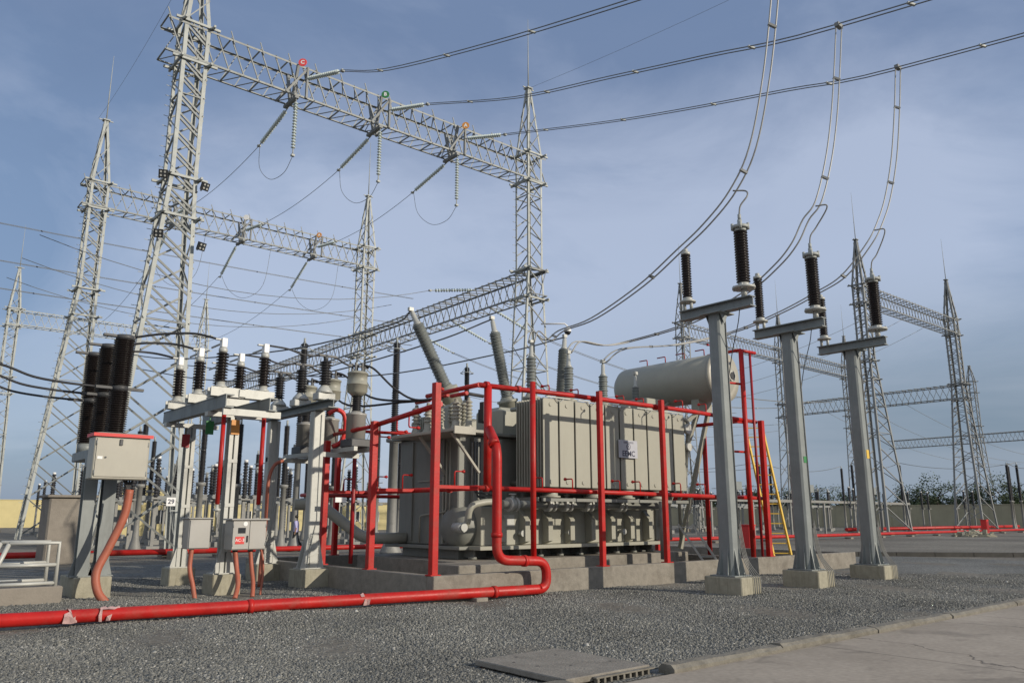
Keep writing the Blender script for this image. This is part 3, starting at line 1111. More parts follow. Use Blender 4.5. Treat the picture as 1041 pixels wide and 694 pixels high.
# floodlights and camera on the towers, number plate
for (x, y, z, nm) in ((9.25, 34.35, 13.4, 'breaker-side leg of the 29 tower, lower one'), (11.05, 34.3, 13.2, 'beam-side leg of the 29 tower, lower one'),
                      (9.2, 34.35, 16.1, 'breaker-side leg of the 29 tower, upper one'), (11.0, 34.35, 16.0, 'beam-side leg of the 29 tower, upper one')):
    t = thing('floodlight', (x, y, z), 'square black floodlight on the %s' % nm, 'floodlight', 'tower floodlights')
    dn = Vector((0.25 if x > 10 else -0.35, -0.8, -0.35)).normalized()
    d, a, c = MB().frame_of(dn)
    for nme, m, w, off, th in (('housing', 'black', 0.36, 0.0, 0.12), ('lens', 'window', 0.28, 0.065, 0.02)):
        b = MB()
        q = Vector((x, y - 0.2, z)) + dn * off
        b.bar(q - dn * th / 2, q + dn * th / 2, w, w)
        b.build(nme, M[m], t)
    for ii in (-0.08, 0.08):
        for jj in (-0.08, 0.08):
            b = MB()
            b.cyl(Vector((x, y - 0.2, z)) + dn * 0.075 + a * ii + c * jj, Vector((x, y - 0.2, z)) + dn * 0.082 + a * ii + c * jj, 0.045, 8)
            b.build('lamp', M['zinc'], t)
    MB().bar((x, y + 0.35, z), (x, y - 0.15, z), 0.06, 0.06).build('bracket', M['steel'], t)
t = thing('dome_camera', (31.6, 34.3, 12.6), 'small white dome camera on an arm beside the transformer tower', 'camera')
b = MB()
b.tube([(31.4, 34.4, 12.95), (32.6, 33.6, 13.0), (32.75, 33.5, 12.85)], 0.05, 8)
b.build('arm', M['white'], t)
MB().lathe([(0.10, 0.28), (0.2, 0.22), (0.22, 0.05), (0.22, 0)], (32.75, 33.5, 12.5), (0, 0, 1), 14).build('housing', M['white'], t)
MB().lathe([(0.02, -0.2), (0.12, -0.16), (0.19, -0.06), (0.2, 0)], (32.75, 33.5, 12.5), (0, 0, 1), 14).build('dome', M['black'], t)
t = thing('number_plate', (10.9, 34.2, 2.25), 'white number plate 29 on a leg of the floodlit tower', 'number plate')
MB().bbox(10.52, 10.88, 33.98, 34.005, 2.08, 2.42, 0.005).build('plate', M['white'], t)
MB().bar((10.7, 34.01, 1.9), (11.4, 34.35, 1.9), 0.04, 0.04).build('bracket', M['steel'], t)
MB().bar((10.7, 34.02, 1.85), (10.7, 34.02, 2.4), 0.04, 0.02).build('stem', M['steel'], t)
text_mesh('number', '29', 0.26, (10.70, 33.977, 2.25), (1, 0, 0), (0, 0, 1), M['ink'], t, bold=0.006)

#@@BUND
# ------------------------------------------------------------------ bund wall, foundation
b = MB()
bx0, bx1, by0, by1 = 9.62, 27.0, 13.82, 23.4
b.bbox(bx0, bx1, by0, by0 + 0.24, -0.1, 0.5, 0.015)
b.bbox(bx0, bx0 + 0.24, by0 + 0.245, by1, -0.1, 0.5, 0.015)
b.bbox(bx0 + 0.245, bx1, by1 - 0.24, by1, -0.1, 0.495, 0.015)
b.bbox(bx1 - 0.24, bx1, by0 + 0.245, by1 - 0.245, -0.1, 0.495, 0.015)
b.bbox(21.6, 21.84, by0 + 0.245, by1 - 0.245, -0.1, 0.48, 0.015)
tag(b.build('bund_wall', M['concrete']), 'low stained concrete bund wall around the transformer', 'bund wall')
b = MB()
b.bbox(11.7, 20.6, 15.9, 20.6, -0.1, 0.62, 0.02)
b.bbox(10.9, 13.2, 14.7, 15.88, -0.1, 0.62, 0.02)
tag(b.build('transformer_foundation', M['concrete']), 'concrete foundation block under the transformer tank', 'foundation')

# ------------------------------------------------------------------ red fire main and sprinkler frame
fm = thing('fire_main_pipe', (5, 14.5, 0), 'thick red fire main lying on the gravel and looping up the bund', 'fire pipe')
P = elbows([(-25, 19.0, 0.14), (2.4, 14.75, 0.14), (11.9, 13.45, 0.14), (12.35, 13.42, 0.14), (12.35, 13.42, 0.72), (11.02, 13.52, 0.78), (11.02, 13.52, 3.15), (11.22, 14.05, 3.6)], 0.3, 8)
MB().tube(P, 0.105, 16).build('pipe', M['red'], fm)
for q, dr in (((11.0, 13.57, 0.14), (1, -0.137, 0)), ((6.0, 14.26, 0.14), (1, -0.137, 0)), ((0.5, 15.05, 0.14), (1, -0.137, 0)), ((11.75, 13.47, 0.745), (1, 0, -0.05)), ((11.02, 13.52, 1.3), (0, 0, 1)), ((11.0, 13.62, 3.25), (0, 0.65, 0.76))):
    b = MB()
    b.cyl(Vector(q) - Vector(dr).normalized() * 0.045, Vector(q) + Vector(dr).normalized() * 0.045, 0.122, 16)
    b.build('coupling', M['red'], fm)
b = MB()
for x in (1.0, 6.5, 10.6):
    y = 14.75 - (x - 2.4) * 0.137
    b.bbox(x - 0.15, x + 0.15, y - 0.17, y + 0.17, -0.05, 0.05, 0.01)
b.build('pipe_support', M['concrete'], fm)
fm2 = thing('fire_main_pipe', (30, 33, 0), 'long thin red fire pipe crossing low behind the transformer and towers', 'fire pipe')
MB().tube([(4, 35.6, 0.25), (20, 34.6, 0.25), (54, 31.2, 0.28), (96, 30.9, 0.28), (150, 30.0, 0.3)], 0.12, 10).build('pipe', M['red'], fm2)
b = MB()
for k in range(24):
    x = 8 + k * 5.2
    y = 35.6 - (x - 4) * 0.0625 if x < 20 else (34.6 - (x - 20) * 0.1 if x < 54 else 31.1)
    b.cbox((x, y, 0.03), 0.4, 0.5, 0.14)
b.build('pipe_support', M['concrete'], fm2)
fm3 = thing('fire_main_pipe', (60, 26, 0), 'short red pipe on the soil in front of the grey boundary wall', 'fire pipe')
MB().tube([(72, 37.5, 0.45), (100, 36.5, 0.45), (111, 36.0, 0.45)], 0.17, 8).build('pipe', M['red'], fm3)

ff = thing('fire_sprinkler_frame', (15, 14, 0), 'red frame of fire pipes and posts around the transformer', 'sprinkler frame')
ZU, ZLW = 4.62, 2.3


def post(x, y, z1, w=0.125, z0=0.5):
    w = min(w, 0.15)
    b = MB()
    b.bbox(x - w / 2, x + w / 2, y - w / 2, y + w / 2, z0 - 0.0, z1, 0.008)
    b.bbox(x - 0.13, x + 0.13, y - 0.11, y + 0.11, z0 - 0.004, z0 + 0.02, 0.004)
    return b.build('post', M['red'], ff)


for x in (14.7, 17.15):
    post(x, 13.93, 4.8)
post(19.75, 13.93, 4.75)
post(9.74, 14.02, 4.5, 0.16)
post(9.76, 16.6, 3.9, 0.19)
post(9.76, 18.95, 3.6, 0.14)
post(12.4, 23.28, 3.6, 0.15)
post(16.5, 23.28, 4.6, 0.15)
for x, y in ((22.0, 13.95), (21.7, 18.0), (21.7, 21.5)):
    post(x, y, 4.6, 0.16)


def rail(P, r, r_el=0.15):
    return MB().tube(elbows(P, r_el, 5), r, 12).build('rail', M['red'], ff)


rail([(10.97, 14.14, ZU - 0.02), (14.0, 14.13, ZU + 0.02), (18.5, 14.13, ZU + 0.02), (22.0, 14.13, ZU - 0.05)], 0.062)
rail([(10.97, 14.10, ZU - 0.02), (10.97, 16.2, ZU - 0.05)], 0.055)
rail([(10.97, 14.13, ZLW), (16, 14.13, ZLW - 0.03), (22.3, 14.13, ZLW - 0.08)], 0.056)
rail([(10.97, 14.1, ZLW), (10.97, 22.8, ZLW)], 0.056)
rail([(9.84, 14.0, 4.05), (9.84, 16.9, 3.80)], 0.06)
rail([(9.75, 16.75, 3.78), (10.4, 20.5, 3.85)], 0.05)
rail([(10.97, 22.6, ZLW), (21.4, 22.6, ZLW)], 0.056)
rail([(10.97, 22.6, 4.3), (21.4, 22.6, 4.5)], 0.05)
rail([(21.4, 14.13, ZLW - 0.05), (21.4, 22.6, ZLW - 0.05)], 0.056)
rail([(21.4, 14.13, ZU - 0.05), (21.4, 22.6, ZU - 0.05)], 0.056)
# corner risers
MB().tube([(11.24, 14.13, 2.3), (11.24, 14.13, 4.6)], 0.09, 14).build('riser', M['red'], ff)
MB().tube([(12.05, 13.5, 0.75), (12.05, 13.5, 4.70)], 0.065, 12).build('riser', M['red'], ff)
MB().tube([(10.55, 18.9, 0.5), (10.55, 18.9, 3.4)], 0.055, 10).build('riser', M['darkred'], ff)
# tall upper frame over the conservator
for x, y, zt in ((21.3, 14.05, 6.78), (21.5, 15.75, 4.4), (21.65, 15.2, 4.3)):
    MB().tube([(x, y, 0.5), (x, y, zt)], 0.075, 12).build('riser', M['red'], ff)
MB().tube([(21.78, 14.05, 0.5), (21.78, 14.05, 6.74)], 0.04, 10).build('riser', M['darkred'], ff)
rail([(21.3, 14.05, 6.78), (21.3, 15.3, 6.78)], 0.05)
rail([(21.25, 14.05, 6.76), (22.0, 14.0, 6.76)], 0.05)
for z in (3.6, 4.5, 5.7):
    rail([(20.2, 14.3, z), (21.3, 14.1, z)], 0.035)
# brackets from the side posts to the ring
for y in (14.05, 16.6, 18.95):
    MB().bar((9.8, y, ZLW), (10.9, y, ZLW), 0.07, 0.07).build('bracket', M['red'], ff)
# couplings and nozzles
for q, dr in (((14.7, 14.13, ZU), (1, 0, 0)), ((17.15, 14.13, ZU), (1, 0, 0)), ((12.15, 14.13, ZU), (1, 0, 0)), ((11.2, 14.13, ZU), (1, 0, 0)), ((11.2, 14.13, ZLW), (1, 0, 0)), ((17.3, 14.13, ZLW), (1, 0, 0)), ((10.97, 15.2, ZLW), (0, 1, 0))):
    MB().cyl(Vector(q) - Vector(dr) * 0.05, Vector(q) + Vector(dr) * 0.05, 0.085, 12).build('coupling', M['red'], ff)


def nozzle(x, y, z, dx, dy, up=0.28):
    b = MB()
    P = elbows([(x, y, z), (x, y, z + up), (x + dx * 0.2, y + dy * 0.2, z + up)], 0.05, 3)
    b.tube(P, 0.017, 6)
    b.lathe([(0.02, 0), (0.045, 0.06), (0.02, 0.1)], P[-1], (dx, dy, 0), 8)
    b.build('nozzle', M['red'], ff)


for x in (12.9, 13.9, 15.6, 16.4, 18.1, 19.2):
    nozzle(x, 14.13, ZLW, 0, 1)
    nozzle(x + 0.25, 14.13, ZU, 0, 1, 0.2 if x < 17 else 0.3)
for y in (15.0, 17.2, 18.4, 20.2):
    nozzle(10.97, y, ZLW, 1, 0, 0.4)
    nozzle(9.9, 14.4 + (y - 15.0) * 0.42, 4.05 - (y - 15.0) * 0.04, 1, 0, -0.3 if y > 17 else 0.4)
nozzle(21.3, 15.1, 6.78, -1, 0, 0.3)
# scraps of pale film caught on the fire main
def scrap(cx, n, label, seed):
    g = random.Random(seed)
    cy = 14.75 - (cx - 2.4) * 0.137
    vs, fs = [], []
    for i in range(n + 1):
        for j in range(5):
            a = -0.3 + 0.6 * j + g.uniform(-0.15, 0.15)
            rr = 0.109 + g.uniform(0.0, 0.03)
            vs.append((cx + 0.06 * n * (i / n - 0.5) + g.uniform(-0.02, 0.02), cy - rr * math.sin(a), 0.14 + rr * math.cos(a) - (0.03 if j == 4 else 0)))
    for i in range(n):
        for j in range(4):
            if g.random() < 0.55 and 1 <= j + i % 2:
                a = i * 5 + j
                fs.append((a, a + 5, a + 6, a + 1))
    b = MB()
    b.add(vs, fs)
    tag(b.build('plastic_scrap', M['scrap']), label, 'plastic scrap')


M['scrap'] = mat('dusty_film', (0.46, 0.30, 0.28), 0.5, 0, 0.25, 20)
scrap(3.75, 5, 'larger torn pale film scrap clinging to the red fire main below the beige cabinet', 5)
scrap(3.2, 3, 'small torn film scrap on the red fire main near the handrail step', 8)
scrap(8.1, 3, 'small crumpled film scrap on the red fire main before the bund corner', 9)

#@@TRANSFORMER
# ------------------------------------------------------------------ transformer
T = thing('power_transformer', (16.2, 18.0, 0.62), 'huge beige power transformer with radiator banks and slanting bushings inside the red frame', 'transformer')
TX0, TX1, TY0, TY1 = 12.4, 19.9, 16.8, 19.6
b = MB()
b.bbox(TX0, TX1, TY0, TY1, 0.95, 3.78, 0.03)
for k in range(2):              # stiffener ribs of the end wall
    y = TY0 + 0.6 + k * 1.5
    b.bbox(TX0 - 0.05, TX0 - 0.002, y - 0.03, y + 0.03, 1.05, 3.7, 0.006)
for k in range(9):              # front ribs
    x = TX0 + 0.45 + k * 0.84
    b.bbox(x - 0.06, x + 0.06, TY0 - 0.16, TY0 - 0.002, 1.0, 3.7, 0.01)
b.bbox(TX0 - 0.18, TX1 + 0.18, TY0 - 0.2, TY1 + 0.2, 3.785, 3.87, 0.01)
b.bbox(TX0 - 0.2, TX1 + 0.2, TY0 - 0.35, TY1 + 0.35, 0.86, 0.945, 0.01)
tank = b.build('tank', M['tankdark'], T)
b = MB()
for k in range(10):
    x = TX0 + 0.3 + k * 0.76
    b.bbox(x - 0.03, x + 0.03, TY0 - 0.34, TY0 + 0.3, 0.66, 0.857, 0.008)
    b.cyl((x, TY0 - 0.25, 0.62), (x, TY0 - 0.25, 0.70), 0.12, 10)
b.bbox(TX0 + 0.1, TX1 - 0.1, TY0 + 0.1, TY1 - 0.1, 0.62, 0.857, 0.01)
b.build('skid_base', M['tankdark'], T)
# lower box wall seen under the radiators
b = MB()
b.bbox(12.75, 19.5, 16.28, 16.74, 0.96, 1.92, 0.015)
for k in range(8):
    x = 13.2 + k * 0.82
    b.add([(x, 16.02, 1.05), (x, 16.02, 1.6), (x, 16.275, 1.85), (x, 16.275, 0.97), (x + 0.16, 16.02, 1.05), (x + 0.16, 16.02, 1.6), (x + 0.16, 16.275, 1.85), (x + 0.16, 16.275, 0.97)],
          [(0, 1, 2, 3), (7, 6, 5, 4), (0, 4, 5, 1), (1, 5, 6, 2), (3, 7, 4, 0)])
b.bbox(12.5, 19.7, 15.98, 16.7, 0.86, 0.955, 0.008)
b.build('lower_tank_wall', M['tank'], T)
# rounded end and pipe bend at the left
b = MB()
b.lathe([(0.02, -0.35), (0.38, -0.33), (0.52, -0.2), (0.56, 0.0), (0.56, 0.35)], (12.6, 17.0, 1.42), (1, 0, 0), 18)
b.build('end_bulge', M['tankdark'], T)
b = MB()
b.tube(elbows([(12.1, 16.35, 1.45), (12.1, 16.0, 1.45), (12.1, 15.9, 1.95), (12.7, 15.9, 2.05), (13.4, 15.95, 2.0)], 0.22, 6), 0.085, 12)
b.build('oil_pipe', M['tank'], T)
b = MB()
b.cyl((11.95, 15.95, 1.42), (11.95, 16.3, 1.42), 0.12, 14)
b.cyl((11.95, 15.9, 1.42), (11.95, 15.948, 1.42), 0.1, 14)
b.build('drain_valve', M['zinc'], T)
b = MB()
b.tube(elbows([(9.9, 21.0, 2.0), (10.6, 20.8, 2.0), (11.3, 19.6, 1.1), (12.4, 19.2, 1.1)], 0.3, 6), 0.15, 12)
b.build('cable_duct', M['cons'], T)
# oil header pipe with valves under the radiators
b = MB()
b.cyl((13.0, 15.75, 1.98), (19.4, 15.75, 1.98), 0.105, 14)
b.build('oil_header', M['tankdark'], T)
for x in (13.25, 14.55, 15.15, 15.95, 17.3):
    b = MB()
    b.cyl((x - 0.05, 15.75, 1.98), (x + 0.05, 15.75, 1.98), 0.18, 14)
    b.cyl((x + 0.16, 15.75, 1.98), (x + 0.22, 15.75, 1.98), 0.18, 14)
    b.cyl((x + 0.05, 15.75, 1.98), (x + 0.16, 15.75, 1.98), 0.14, 14)
    b.cyl((x + 0.1, 15.75, 1.98), (x + 0.1, 15.75, 2.22), 0.05, 8)
    b.cyl((x + 0.1, 15.75, 2.22), (x + 0.1, 15.75, 2.25), 0.1, 10)
    b.build('valve', M['zinc'], T)
# radiators: ten stacks on the front and ten behind
rad_front = None
RP = 0.59
RX0 = 13.92


def radiator_mesh():
    b = MB()
    w = 0.54
    for k in range(11):
        y = 15.2 + k * 0.105
        # each panel: flat plate with chamfered rim and rounded lower corners
        x0, x1, z0, z1 = RX0, RX0 + w, 2.42, 4.72
        b.bbox(x0, x1, y, y + 0.03, z0, z1, 0.012)
    for zz in (4.56, 2.56):
        b.cyl((RX0 + w / 2, 15.18, zz), (RX0 + w / 2, 16.78, zz), 0.06, 10)
    return b


for k in range(10):
    if k == 0:
        rad_front = radiator_mesh().build('radiator', M['tank'], T)
    else:
        c = rad_front.copy()
        COL.objects.link(c)
        c.parent = T
        c.location = (k * RP, 0, 0)
    c = rad_front.copy()
    COL.objects.link(c)
    c.parent = T
    c.location = (k * RP, 4.95, 0)
# fan/bracket shrouds under the radiators
b = MB()
for k in range(10):
    x = RX0 + k * RP + 0.27
    b.lathe([(0.2, 0.0), (0.235, 0.03), (0.235, 0.09), (0.12, 0.14)], (x, 15.45, 2.26), (0, 0, 1), 14)
b.build('radiator_foot', M['black'], T)
for x in (14.35, 15.95, 17.25, 18.55):
    b = MB()
    b.lathe([(0.13, 0), (0.27, 0.02), (0.27, 0.06), (0.2, 0.07), (0.2, 0.2), (0.25, 0.21), (0.25, 0.25)], (x, 15.42, 2.14), (0, 0, 1), 16)
    b.build('cooling_fan', M['tank'], T)
b = MB()
for x in (14.0, 15.3, 16.6, 17.9, 19.2):
    b.bar((x, 15.5, 2.12), (x, 16.7, 2.12), 0.08, 0.10)
b.bar((13.9, 15.22, 2.1), (19.8, 15.22, 2.1), 0.07, 0.08)
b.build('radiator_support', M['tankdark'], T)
b = MB()
for k in range(5):
    xx = RX0 + 0.4 + k * 1.2
    b.tube(elbows([(xx, 15.25, 4.74), (xx, 15.17, 4.74), (xx + 0.15, 15.14, 4.62), (xx + 0.35, 15.17, 4.74)], 0.05, 3), 0.012, 6)
    b.bar((xx - 0.35, 15.16, 4.745), (xx + 0.55, 15.16, 4.745), 0.03, 0.03)
b.build('lifting_lug', M['zinc'], T)
# name board hung on the radiators
sg = MB().bbox(16.72, 17.49, 15.12, 15.16, 3.28, 3.78, 0.006).build('sign_board', M['signface'], T)
text_mesh('lettering', 'EEMC', 0.215, (17.105, 15.118, 3.40), (1, 0, 0), (0, 0, 1), M['ink'], sg, bold=0.004)
b = MB()
b.lathe([(0.085, 0), (0.085, 0.003)], (17.105, 15.119, 3.60), (0, -1, 0), 20)
b.build('emblem', M['ink'], sg)
b = MB()
b.lathe([(0.062, 0), (0.062, 0.003)], (17.105, 15.1155, 3.60), (0, -1, 0), 20)
b.build('emblem_field', M['signface'], sg)
b = MB()
b.add([(17.085, 15.111, 3.65), (17.130, 15.111, 3.60), (17.105, 15.111, 3.60), (17.125, 15.111, 3.55), (17.075, 15.111, 3.605), (17.100, 15.111, 3.605)], [(0, 4, 5), (0, 5, 1), (1, 5, 2), (2, 3, 1), (5, 3, 2)])
b.build('emblem_bolt', M['ink'], sg)
for z in (3.73, 3.70):
    MB().box(16.900, 17.320, 15.117, 15.1185, z - 0.006, z + 0.006).build('small_print', M['ink'], sg)


# bushings
def bushing(base, top, r, name, label, sections, term=0.5, mt='greyins', n=34, turret=0.5):
    base, top = Vector(base), Vector(top)
    d = (top - base).normalized()
    L = (top - base).length
    b = MB()
    b.lathe(sheds(r * 0.78, r, 0, L - term, n, alt=r * 0.9), base, d, 18)
    bo = b.build(name, M[mt], T)
    if label:
        bo['label'] = label
    b = MB()
    rt = r * 0.42
    b.lathe([(r * 0.6, 0), (r * 0.6, 0.05), (rt, 0.07), (rt * 0.85, term * 0.85), (rt * 0.5, term * 0.9), (rt * 0.5, term)], base + d * (L - term), d, 14)
    b.cbox(top + d * 0.04, 0.14, 0.10, 0.10)
    b.build('terminal', M['zinc'], bo)
    b = MB()
    b.lathe([(r * 1.5, -turret), (r * 1.5, -0.18), (r * 1.7, -0.17), (r * 1.7, -0.1), (r * 1.2, -0.09), (r * 0.95, 0)], base, d, 18)
    b.build('turret', M['tank'], bo)
    return bo


HVB = (((13.0, 18.3, 5.3), (11.8, 18.3, 7.3)), ((15.28, 18.3, 5.2), (14.7, 18.3, 7.52)), ((17.55, 18.3, 5.3), (17.75, 18.3, 7.4)))
for (p0, p1), lb in zip(HVB, ('grey bushing leaning furthest over', 'grey bushing leaning slightly', 'grey bushing standing nearly upright behind the wired ones')):
    bo = bushing(p0, p1, 0.19, 'high_voltage_bushing', lb, 30, term=0.42, n=40, turret=1.0)
MVB = (((14.76, 16.9, 5.05), (14.77, 16.9, 6.5)), ((16.23, 16.9, 5.1), (16.25, 16.9, 6.4)), ((17.7, 16.9, 5.1), (17.72, 16.9, 6.3)), ((19.18, 17.0, 5.15), (19.21, 17.0, 6.1)))
for i, (p0, p1) in enumerate(MVB):
    bushing((p0[0], 16.6, p0[2]), (p1[0], 16.6, p1[2]), 0.15 if i < 3 else 0.12, 'wired_bushing', 'small neutral bushing at the conservator end of the row' if i == 3 else None, 14, term=0.42, n=11, turret=1.25)
# big turret beside the second bushing
b = MB()
b.bbox(14.35, 15.25, 17.5, 18.7, 3.87, 4.75, 0.12)
b.build('turret_box', M['tank'], T)
b = MB()
b.lathe([(0.2, 0), (0.2, 0.05), (0.17, 0.06), (0.17, 0.3), (0.2, 0.31), (0.2, 0.35)], (15.15, 17.6, 4.62), (0.5, -0.8, 0.15), 16)
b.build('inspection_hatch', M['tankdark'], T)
b = MB()
b.bbox(12.7, 13.5, 17.6, 18.8, 3.87, 4.7, 0.1)
b.bbox(17.1, 18.0, 17.6, 18.8, 3.87, 4.8, 0.1)
b.build('turret_box', M['tank'], T)
# low-voltage shelf with small bushings at the left end
b = MB()
b.bbox(11.35, 12.38, 15.6, 18.4, 3.70, 3.78, 0.01)
b.bbox(11.35, 12.0, 15.55, 15.598, 3.64, 3.83, 0.005)
b.build('cable_shelf', M['cream'], T)
for y in (15.8, 17.2):
    MB().bar((11.45, y, 3.69), (12.38, y + 0.1, 2.75), 0.06, 0.06).build('shelf_brace', M['cream'], T)
for i, (x, y, r) in enumerate(((11.8, 17.9, 0.13), (11.8, 17.35, 0.13), (11.8, 16.8, 0.13), (11.9, 16.25, 0.13), (12.0, 15.85, 0.10), (12.25, 16.9, 0.12), (12.2, 16.3, 0.11))):
    b = MB()
    b.lathe([(r * 1.15, 0), (r * 1.1, 0.05), (r * 0.8, 0.16), (r * 0.75, 0.28)] + sheds(r * 0.62, r, 0.28, 0.74, 5) + [(r * 0.4, 0.75), (r * 0.35, 0.82)], (x, y, 3.78), (0, 0, 1), 16)
    bo = b.build('low_voltage_bushing', M['cream'], T)
    if i > 3:
        bo.data.materials[0] = M['tank']
for y, z in ((15.6, 4.66), (16.4, 4.70), (17.2, 4.66)):
    b = MB()
    b.tube([(11.75, y, z), (11.78, y + 0.7, z)], 0.05, 10)
    b.build('busbar', M['redsign'] if False else M['red'], T)
b = MB()
b.tube([(11.75, 16.2, 4.66), (12.1, 16.0, 4.72), (12.5, 15.9, 4.68)], 0.045, 8)
b.cbox((12.6, 16.0, 4.3), 0.16, 0.16, 0.5)
b.cbox((12.9, 16.4, 4.25), 0.2, 0.2, 0.35)
b.build('cable', M['darkwire'], T)
# conservator
cx_, cz_ = 21.25, 6.02
b = MB()
b.lathe([(0.02, -0.10), (0.3, -0.09), (0.6, -0.05), (0.74, 0.0), (0.76, 0.02), (0.76, 3.8), (0.74, 3.93), (0.63, 4.07), (0.36, 4.16), (0.02, 4.19)], (cx_, 14.75, cz_), (0, 1, 0), 36)
cons = b.build('conservator', M['cons'], T)
b = MB()
b.lathe([(0.66, -0.05), (0.83, -0.05), (0.83, 0.03), (0.765, 0.031)], (cx_, 14.75, cz_), (0, 1, 0), 36)
b.build('end_flange', M['cream'], cons)
b = MB()
b.cyl((cx_ + 0.22, 14.52, cz_ + 0.02), (cx_ + 0.22, 14.70, cz_ + 0.02), 0.17, 16)
b.build('oil_gauge', M['zinc'], cons)
b = MB()
b.cyl((cx_ + 0.22, 14.50, cz_ + 0.02), (cx_ + 0.22, 14.518, cz_ + 0.02), 0.12, 16)
b.build('gauge_face', M['black'], cons)
b = MB()
for y in (15.6, 17.4):
    b.bbox(cx_ - 0.35, cx_ + 0.35, y - 0.15, y + 0.15, 4.9, 5.46, 0.01)
    b.bar((cx_ - 0.3, y, 4.9), (TX1 - 0.1, y + 0.6, 3.85), 0.12, 0.12)
    b.bar((cx_ - 0.25, y, 4.9), (20.1, y + 0.9, 1.4), 0.12, 0.12)
    b.bar((cx_ + 0.3, y, 4.9), (20.6, y + 0.6, 0.7), 0.12, 0.12)
b.build('conservator_bracket', M['tank'], T)
b = MB()
for y in (15.4, 16.2, 17.0, 17.8):
    b.tube(elbows([(cx_, y, cz_ + 0.75), (cx_, y, cz_ + 0.98), (cx_, y + 0.35, cz_ + 0.98)], 0.05, 3), 0.02, 6)
b.build('lifting_eye', M['darkred'], cons)
b = MB()
b.tube(elbows([(19.2, 17.2, 3.8), (19.2, 17.2, 4.6), (20.4, 16.8, 4.9), (21.0, 16.6, 5.45)], 0.3, 6), 0.06, 10)
b.build('oil_feed_pipe', M['tank'], T)
b = MB()
b.bbox(18.9, 19.6, 15.9, 17.0, 4.75, 5.25, 0.02)
b.build('terminal_box', M['tank'], T)
# right end fittings
b = MB()
b.tube(elbows([(19.75, 15.35, 4.65), (20.15, 15.3, 4.55), (19.95, 15.35, 3.0), (19.8, 15.5, 2.2)], 0.2, 5), 0.055, 10)
b.tube(elbows([(19.9, 16.2, 3.4), (20.4, 16.0, 3.3), (20.4, 16.0, 1.0)], 0.2, 5), 0.05, 10)
b.build('drain_pipe', M['tank'], T)
for z, r in ((4.3, 0.16), (3.75, 0.12)):
    MB().cyl((19.95, 15.15, z), (19.95, 15.27, z), r, 14).build('valve', M['zinc'], T)
b = MB()
b.bbox(19.95, 20.75, 16.6, 17.4, 0.95, 2.3, 0.02)
b.build('control_box', M['tank'], T)
b = MB()
b.cyl((18.35, 15.0, 0.5), (18.35, 15.0, 2.1), 0.11, 12)
b.build('support_leg', M['pole'], T)
# rating plate, small pipes and cable trays on the tank
MB().box(13.45, 13.85, 16.27, 16.278, 1.42, 1.72).build('rating_plate', M['zinc'], T)
b = MB()
for k in range(4):
    b.tube(elbows([(12.7 + 0.09 * k, 16.62, 3.6), (12.7 + 0.09 * k, 16.62, 2.4 - 0.1 * k), (13.6, 16.62, 2.3 - 0.1 * k)], 0.08, 3), 0.018, 6)
b.build('control_cable', M['darkgrey'], T)
for x in (14.0, 15.7, 17.9):
    b = MB()
    b.cyl((x, 16.10, 1.25), (x, 16.275, 1.25), 0.05, 10)
    b.cyl((x, 16.07, 1.25), (x, 16.1, 1.25), 0.085, 10)
    b.build('sampling_valve', M['zinc'], T)
b = MB()
b.box(12.35, 12.37, 17.4, 18.6, 2.6, 2.63)
b.box(12.33, 12.372, 17.35, 17.40, 1.0, 2.7)
b.tube(elbows([(12.32, 17.2, 3.6), (12.32, 17.2, 1.8), (12.32, 18.4, 1.7), (12.32, 18.4, 1.0)], 0.1, 3), 0.025, 6)
b.tube(elbows([(12.32, 17.05, 3.6), (12.32, 17.05, 1.2)], 0.1, 3), 0.02, 6)
b.build('cable_tray', M['tank'], T)
# jumper wires that join the transformer to the yard
for (p0, p1), nm in zip(HVB, ('most tilted', 'middle', 'most upright')):
    t0 = Vector(p1)
    if nm == 'most tilted':
        P = smooth_path([t0, (11.6, 19.2, 7.0), (10.6, 24, 6.9), (9.2, 31, 7.5), (8.6, 38, 8.9)], 6)
    elif nm == 'middle':
        P = smooth_path([t0, (13.6, 20, 6.9), (11.9, 24.5, 6.3), (10.6, 30, 6.7), (9.8, 38, 8.2)], 6)
    else:
        P = smooth_path([t0, (16.6, 20, 7.0), (14.5, 24.5, 6.6), (13.0, 30, 7.2), (12.0, 38, 8.6)], 6)
    single(P, 'wire running back from the top of the %s grey bushing' % nm, 'bushing jumper wires', r=0.024)

# small ladder and yellow ladder, hydrant cabinets
def ladder(name, p0, p1, w, n, label, m, cat='ladder', r=0.03, sidev=(0.7, -0.7, 0)):
    t = thing(name, p0, label, cat)
    p0, p1 = Vector(p0), Vector(p1)
    s = Vector(sidev).normalized() * (w / 2)
    for sg in (-1, 1):
        MB().bar(p0 + s * sg, p1 + s * sg, r * 1.6, r * 2.2).build('stile', M[m], t)
    for k in range(n):
        q = p0.lerp(p1, (k + 0.7) / n)
        MB().bar(q - s, q + s, r, r).build('rung', M[m], t)
    return t


ladder('yellow_ladder', (23.73, 14.5, 0.0), (23.34, 15.09, 4.65), 0.55, 15, 'tall yellow ladder standing beside the red frame', 'yellow', r=0.034)
ladder('step_ladder', (20.55, 15.0, 0.3), (20.05, 15.55, 1.45), 0.42, 4, 'short pale aluminium ladder at the foot of the transformer beneath the conservator', 'zinc', r=0.03)

